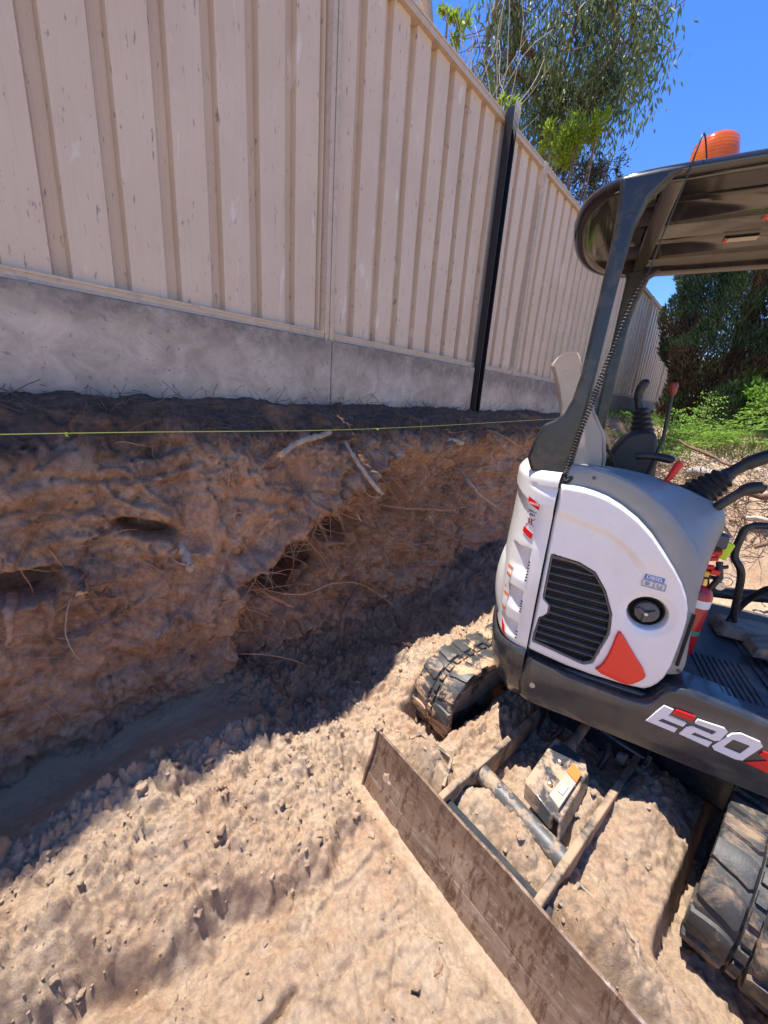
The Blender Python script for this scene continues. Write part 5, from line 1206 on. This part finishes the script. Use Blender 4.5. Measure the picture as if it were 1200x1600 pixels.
# big gum tree behind the fence
D0 = 8.0
gum = thing('gum_tree', 'tall gum tree with drooping grey green foliage and dark limbs high above the fence', 'tree', tuple(at(640, 300, D0) * [1, 1, 0] + [0, 0, .4]))
limbs = [[(655, 420), (668, 200), (664, 20), (650, -120), (640, -260)], [(660, -60), (740, -120), (792, -20), (812, 50), (835, 92), (862, 125), (885, 165)], [(812, 50), (795, 110), (830, 135), (845, 180), (848, 205)],
         [(862, 125), (905, 150), (950, 120), (985, 140)], [(700, -80), (800, -160), (900, -120), (950, -20), (960, 60), (955, 100)], [(790, -30), (770, 30), (760, 90), (775, 150)], [(800, -160), (880, -60), (900, 20), (880, 90)], [(900, -110), (985, -60), (990, 20), (980, 70)], [(905, 150), (915, 175), (900, 200)]]
rad = [.13, .085, .04, .045, .06, .045, .045, .035, .03]
a0 = MB(); tips = []
for i, L in enumerate(limbs):
    dd = D0 + (0 if i < 2 else rng.uniform(-.5, .6)); P = spline([tuple(at(x, y, dd if k else (D0))) for k, (x, y) in enumerate(L)], 6)
    if i == 0: gtr = MB().tube(P, list(np.linspace(rad[i], rad[i] * .5, len(P))), 10).build('trunk', M['barkpale'], gum, smooth=60); continue
    P = [p + rng.normal(size=3) * .015 for p in P]; a0.tube(P, list(np.linspace(rad[i], rad[i] * .35, len(P))), 8); tips += P[len(P) // 4:]
br = []
for i in range(330):
    p = tips[rng.integers(len(tips))]; L = rng.uniform(.25, .8); Q = fibre_path(p, (rng.normal(), rng.normal(), rng.normal() * .7 - .3), L, .35, 5); a0.tube(Q, list(np.linspace(.009, .003, 6)), 5, cap=False); br += Q[2:]
a0.build('limb', M['bark'], gum, smooth=60)
Pt = []; Dt = []
for p in br:
    if rng.random() < .48 and perlin(np.array([p[0] * 2.1]), np.array([p[2] * 2.1 + p[1]]), 44)[0] > .0:
        n = rng.integers(18, 60); c = np.array(p) + rng.normal(size=3) * .05
        for k in range(n):
            o_ = rng.normal(size=3) * [.10, .10, .17]; Pt.append(c + o_ + [0, 0, -.10]); Dt.append(np.array([rng.normal() * .4, rng.normal() * .4, -1]))
Pt = np.array(Pt); Dt = np.array(Dt); n = len(Pt)
leaves('foliage', Pt, Dt, rng.uniform(.07, .13, n), rng.uniform(.016, .028, n), M['gum'], gum)
# leafy masses: centre pixels/dist are turned into real positions once
def bushy(name, label, cat, blobs, mat, ll, lw, dens, stems=None, stemmat='bark', up=.3, kindparts=('foliage', 'stem')):
    c0 = at(*blobs[0][:3]); t_ = thing(name, label, cat, (c0[0], c0[1], blobs[0][4] if len(blobs[0]) > 4 else c0[2] - .8))
    P = []; D = []; sm = MB(); root_ = np.array([c0[0], c0[1], t_.location[2]])
    for b in blobs:
        c = at(*b[:3]); r = b[3]; n = int(dens * r * r * 100)
        for s_ in range(max(3, int(n / 40))):
            d = rng.normal(size=3); d /= np.linalg.norm(d); tip = c + d * r * rng.uniform(.55, 1.12) * [1, 1, .8]
            mid = c + (tip - c) * .4 + rng.normal(size=3) * .04
            sm.tube([c + (root_ - c) * .35, c, mid, tip], [.008, .006, .004, .002], 4, cap=False)
            for k in range(40):
                q = c + (tip - c) * rng.uniform(.35, 1.08) + rng.normal(size=3) * r * .13; P.append(q); D.append((tip - c) / r + rng.normal(size=3) * .7 + [0, 0, up])
        sm.tube([root_, (root_ + c) / 2 + rng.normal(size=3) * .05, c], [.02, .014, .008], 6)
    sm.build(kindparts[1], M[stemmat], t_, smooth=60); P = np.array(P); n = len(P)
    leaves(kindparts[0], P, np.array(D), rng.uniform(.7, 1.2, n) * ll, rng.uniform(.7, 1.2, n) * lw, M[mat], t_); return t_
bushy('leafy_shrub', 'bright yellow green leafy shrub rising above the fence in front of the gum tree', 'shrub', [(905, 205, 6.9, .26, .3), (870, 225, 6.8, .22), (935, 195, 7.0, .16), (860, 195, 6.8, .10), (895, 245, 7., .2)], 'lightleaf', .075, .028, 90)
bushy('dark_shrub', 'dark green shrub with fine twigs behind the fence beside the canopy', 'shrub', [(915, 270, 7.6, .33, .3), (880, 262, 7.4, .25), (948, 262, 7.6, .22), (925, 300, 7.7, .3), (965, 275, 7.8, .12)], 'darkleaf', .05, .018, 95)
bushy('young_sapling', 'sparse young sapling with yellow green leaves behind the near fence panels', 'sapling', [(715, 55, 5.8, .16, .3), (790, 165, 5.6, .10), (700, 20, 5.8, .12), (800, 180, 5.6, .07)], 'lightleaf', .07, .025, 35)
tw = thing('dead_branches', 'bare pale dead twigs standing up behind the fence', 'branches', tuple(at(730, 150, 5.5) * [1, 1, 0] + [0, 0, .3]))
a = MB()
for i in range(26):
    p = at(rng.uniform(690, 800), 130 + rng.uniform(0, 80), 5.6); a.tube(fibre_path(p - [0, 0, .4], (rng.normal() * .3, rng.normal() * .4, 1), rng.uniform(.9, 1.5), .16, 8), list(np.linspace(.006, .0018, 9)), 4)
a.build('twig', M['barkpale'], tw, smooth=180)
# cypress
cx = at(1145, 560, 8.2); cyp = thing('cypress_tree', 'dense dark green cypress with brown dead patches standing at the far end of the trench', 'tree', (cx[0], cx[1], -.05))
MB().tube([(cx[0], cx[1], -.1), (cx[0] + .03, cx[1], 1.0), (cx[0], cx[1], 3.3)], [.12, .09, .03], 10).build('trunk', M['bark'], cyp, smooth=60)
n = 120000; hh = rng.random(n) ** .9 * 3.75 + .05; ang = rng.random(n) * 6.28
lobes = .86 + .16 * np.sin(ang * 3 + hh * 1.7) + .10 * np.sin(ang * 7 - hh * 3.1) + .12 * perlin(ang * 2.2, hh * 2.2, 300)
prof = np.interp(hh, [.05, .4, 1.2, 2.2, 3.0, 3.9], [.80, .92, 1.0, .96, .72, .1])
rr = prof * lobes * (1 - .35 * rng.random(n) ** 2.0); P = np.stack([cx[0] + np.cos(ang) * rr, cx[1] + np.sin(ang) * rr, hh], 1)
D = np.stack([np.cos(ang) * .6, np.sin(ang) * .6, np.full(n, 1.0)], 1) + rng.normal(size=(n, 3)) * .35
side_ = (perlin(ang * 1.5, hh * 1.8, 310) + .45 * (hh < 1.6) + .3 * np.cos(ang - 3.6)) > .62
leaves('foliage', P[~side_], D[~side_], rng.uniform(.04, .11, (~side_).sum()), rng.uniform(.010, .024, (~side_).sum()), M['cypress'], cyp)
leaves('dead_foliage', P[side_], D[side_], rng.uniform(.04, .11, side_.sum()), rng.uniform(.008, .02, side_.sum()), M['cypressbrown'], cyp)
bushy('garden_shrub', 'green shrub growing at the foot of the cypress on its right side', 'shrub', [(1190, 620, 7.4, .35, -.1), (1160, 600, 7.6, .28), (1205, 570, 8.2, .3)], 'fern', .08, .03, 70)
# ferny plants at the end of the trench
def ferny(px, py, dist, n, label, s=1.0):
    c = at(px, py, dist); c[2] -= .25 * s; t_ = thing('feathery_plant', label, 'plant', tuple(c), 'feathery green plants at the end of the trench')
    st = MB(); P = []; D = []
    for i in range(n):
        az = rng.random() * 6.28; L = rng.uniform(.45, .85) * s; v = np.array([math.cos(az), math.sin(az), rng.uniform(1.2, 3.0)]); v /= np.linalg.norm(v)
        Q = [c + rng.normal(size=3) * .03]
        for k in range(8): v = v + [0, 0, -.14]; v /= np.linalg.norm(v); Q.append(Q[-1] + v * L / 8)
        st.tube(Q, list(np.linspace(.005, .0015, 9)), 4, cap=False)
        for k in range(2, 9):
            for sg in (-1, 1):
                sd = np.cross(v, [0, 0, 1]); sd /= np.linalg.norm(sd) + 1e-6; dv = sd * sg + v * .6; dv /= np.linalg.norm(dv); pl = .16 * s * (1 - abs(k - 4.5) / 7)
                for q in range(7): P.append(Q[k] + dv * pl * q / 7 + rng.normal(size=3) * .004); D.append(sd * -sg * .2 + dv * .5 + v * (1 if q % 2 else -.6))
    st.build('stem', M['grass'], t_, smooth=180); P = np.array(P); n_ = len(P)
    leaves('foliage', P, np.array(D), rng.uniform(.025, .045, n_) * s, rng.uniform(.010, .018, n_) * s, M['fern'], t_)
ferny(1045, 690, 5.9, 16, 'feathery green plant directly behind the far joystick of the excavator', 1.25)
ferny(1095, 680, 6.3, 20, 'feathery green plant in front of the cypress base', 1.3)
ferny(1000, 690, 6.6, 14, 'feathery green plant close to the foot of the fence', 1.15)
ferny(1150, 690, 6.4, 14, 'feathery green plant right of the cypress trunk', 1.1)
ferny(960, 700, 5.6, 12, 'feathery green plant seen beside the seat backrest', .8)
def yardz(x, y): return float(ground_h(np.array([[x]]), np.array([[y]]))[0, 0])
def tuft_field(name, label, cat, n, xr, yr, mat, h0, h1, lean=.5, w=.006):
    xs_ = rng.uniform(*xr, n); ys_ = rng.uniform(*yr, n); cl = perlin(xs_ * 2.3, ys_ * 2.3, 400); keep = cl > -.25; xs_, ys_ = xs_[keep], ys_[keep]; n = len(xs_)
    z = ground_h(xs_[None], ys_[None])[0]; P = np.stack([xs_, ys_, z - .01], 1); D = np.stack([rng.normal(size=n) * lean, rng.normal(size=n) * lean, np.ones(n)], 1)
    pr = bpy.data.objects.new('tmp', None); o = leaves(name, P, D, rng.uniform(h0, h1, n), np.full(n, w), mat, pr); o.parent = None; bpy.data.objects.remove(pr); tag(o, label, cat, kind='stuff'); return o
tuft_field('green_grass', 'green grass growing on the yard beyond the end of the trench', 'grass', 26000, (-1.9, 3.5), (5.9, 11), M['grass'], .06, .20)
tuft_field('dry_grass', 'dry straw coloured grass along the lip at the end of the trench', 'grass', 16000, (-1.7, 3.2), (5.0, 6.6), M['straw'], .04, .14, 1.2, .005)
# brush pile, log and sticks on the lip
mb = MB()
for i in range(750):
    x = rng.uniform(-.9, 2.2); y = 5.15 + rng.normal() * .22; z = yardz(x, y) + rng.uniform(0, .12)
    mb.tube(fibre_path((x, y, z), (rng.normal(), rng.normal() * .7, rng.normal() * .3), rng.uniform(.12, .5), .25, 4), list(np.linspace(rng.uniform(.002, .007), .0015, 5)), 4, cap=False)
tag(mb.build('brush_pile', M['rootdark'], smooth=180), 'tangled pile of dry roots and twigs heaped on the lip at the end of the trench', 'brush', kind='stuff')
def log(p, q, r, mat, label, nm='log', cat='log'):
    P = [np.array(p) + (np.array(q) - np.array(p)) * t + rng.normal(size=3) * r * .3 for t in np.linspace(0, 1, 8)]; a = MB().tube(P, list(r * (1 + .15 * rng.normal(size=8))), 10); o = a.build(nm, M[mat], smooth=60); tag(o, label, cat)
log(at(1075, 735, 5.5), at(1135, 745, 5.3), .045, 'barkpale', 'short pale log lying in the brush pile behind the red lever')
log(at(1060, 690, 5.3), at(1145, 728, 4.9), .016, 'rootdark', 'long thin dark branch leaning across the dry grass', 'fallen_branch', 'branch')
log(at(1165, 808, 4.6), at(1230, 815, 4.5), .02, 'barkpale', 'pale stick lying on the bare dirt below the brush pile', 'fallen_stick', 'stick')
log(at(1180, 855, 4.4), at(1240, 835, 4.4), .015, 'rootdark', 'dark crooked root lying on the dirt beside the travel lever', 'fallen_root', 'root')
log(at(1175, 770, 5.0), at(1235, 790, 4.9), .03, 'rootdark', 'dark thick branch at the bottom of the brush pile', 'broken_branch', 'branch')

hd = thing('garden_hedge', 'tall green hedge closing the yard behind the cypress', 'hedge', (2.0, 14.5, 0))
n = 42000; hx = rng.uniform(-3.0, 12, n); hz_ = rng.random(n) ** .8 * (2.0 + .5 * perlin(hx * .9, hx * 0 + 3, 500)); hy = 14.5 - .75 * np.sqrt(rng.random(n)) * (1 + .35 * perlin(hx * 1.4, hz_ * 1.4, 501)) - .08 * hx
leaves('foliage', np.stack([hx, hy, hz_], 1), rng.normal(size=(n, 3)) + [0, -.6, .4], rng.uniform(.08, .18, n), rng.uniform(.04, .08, n), M['fern'], hd)
a = MB()
for k in range(12): a.tube([(-2.6 + 1.25 * k, 14.6 - .1 * k, 0), (-2.5 + 1.25 * k, 14.5 - .1 * k, 1.7)], [.05, .02], 6)
a.build('stem', M['bark'], hd, smooth=60)
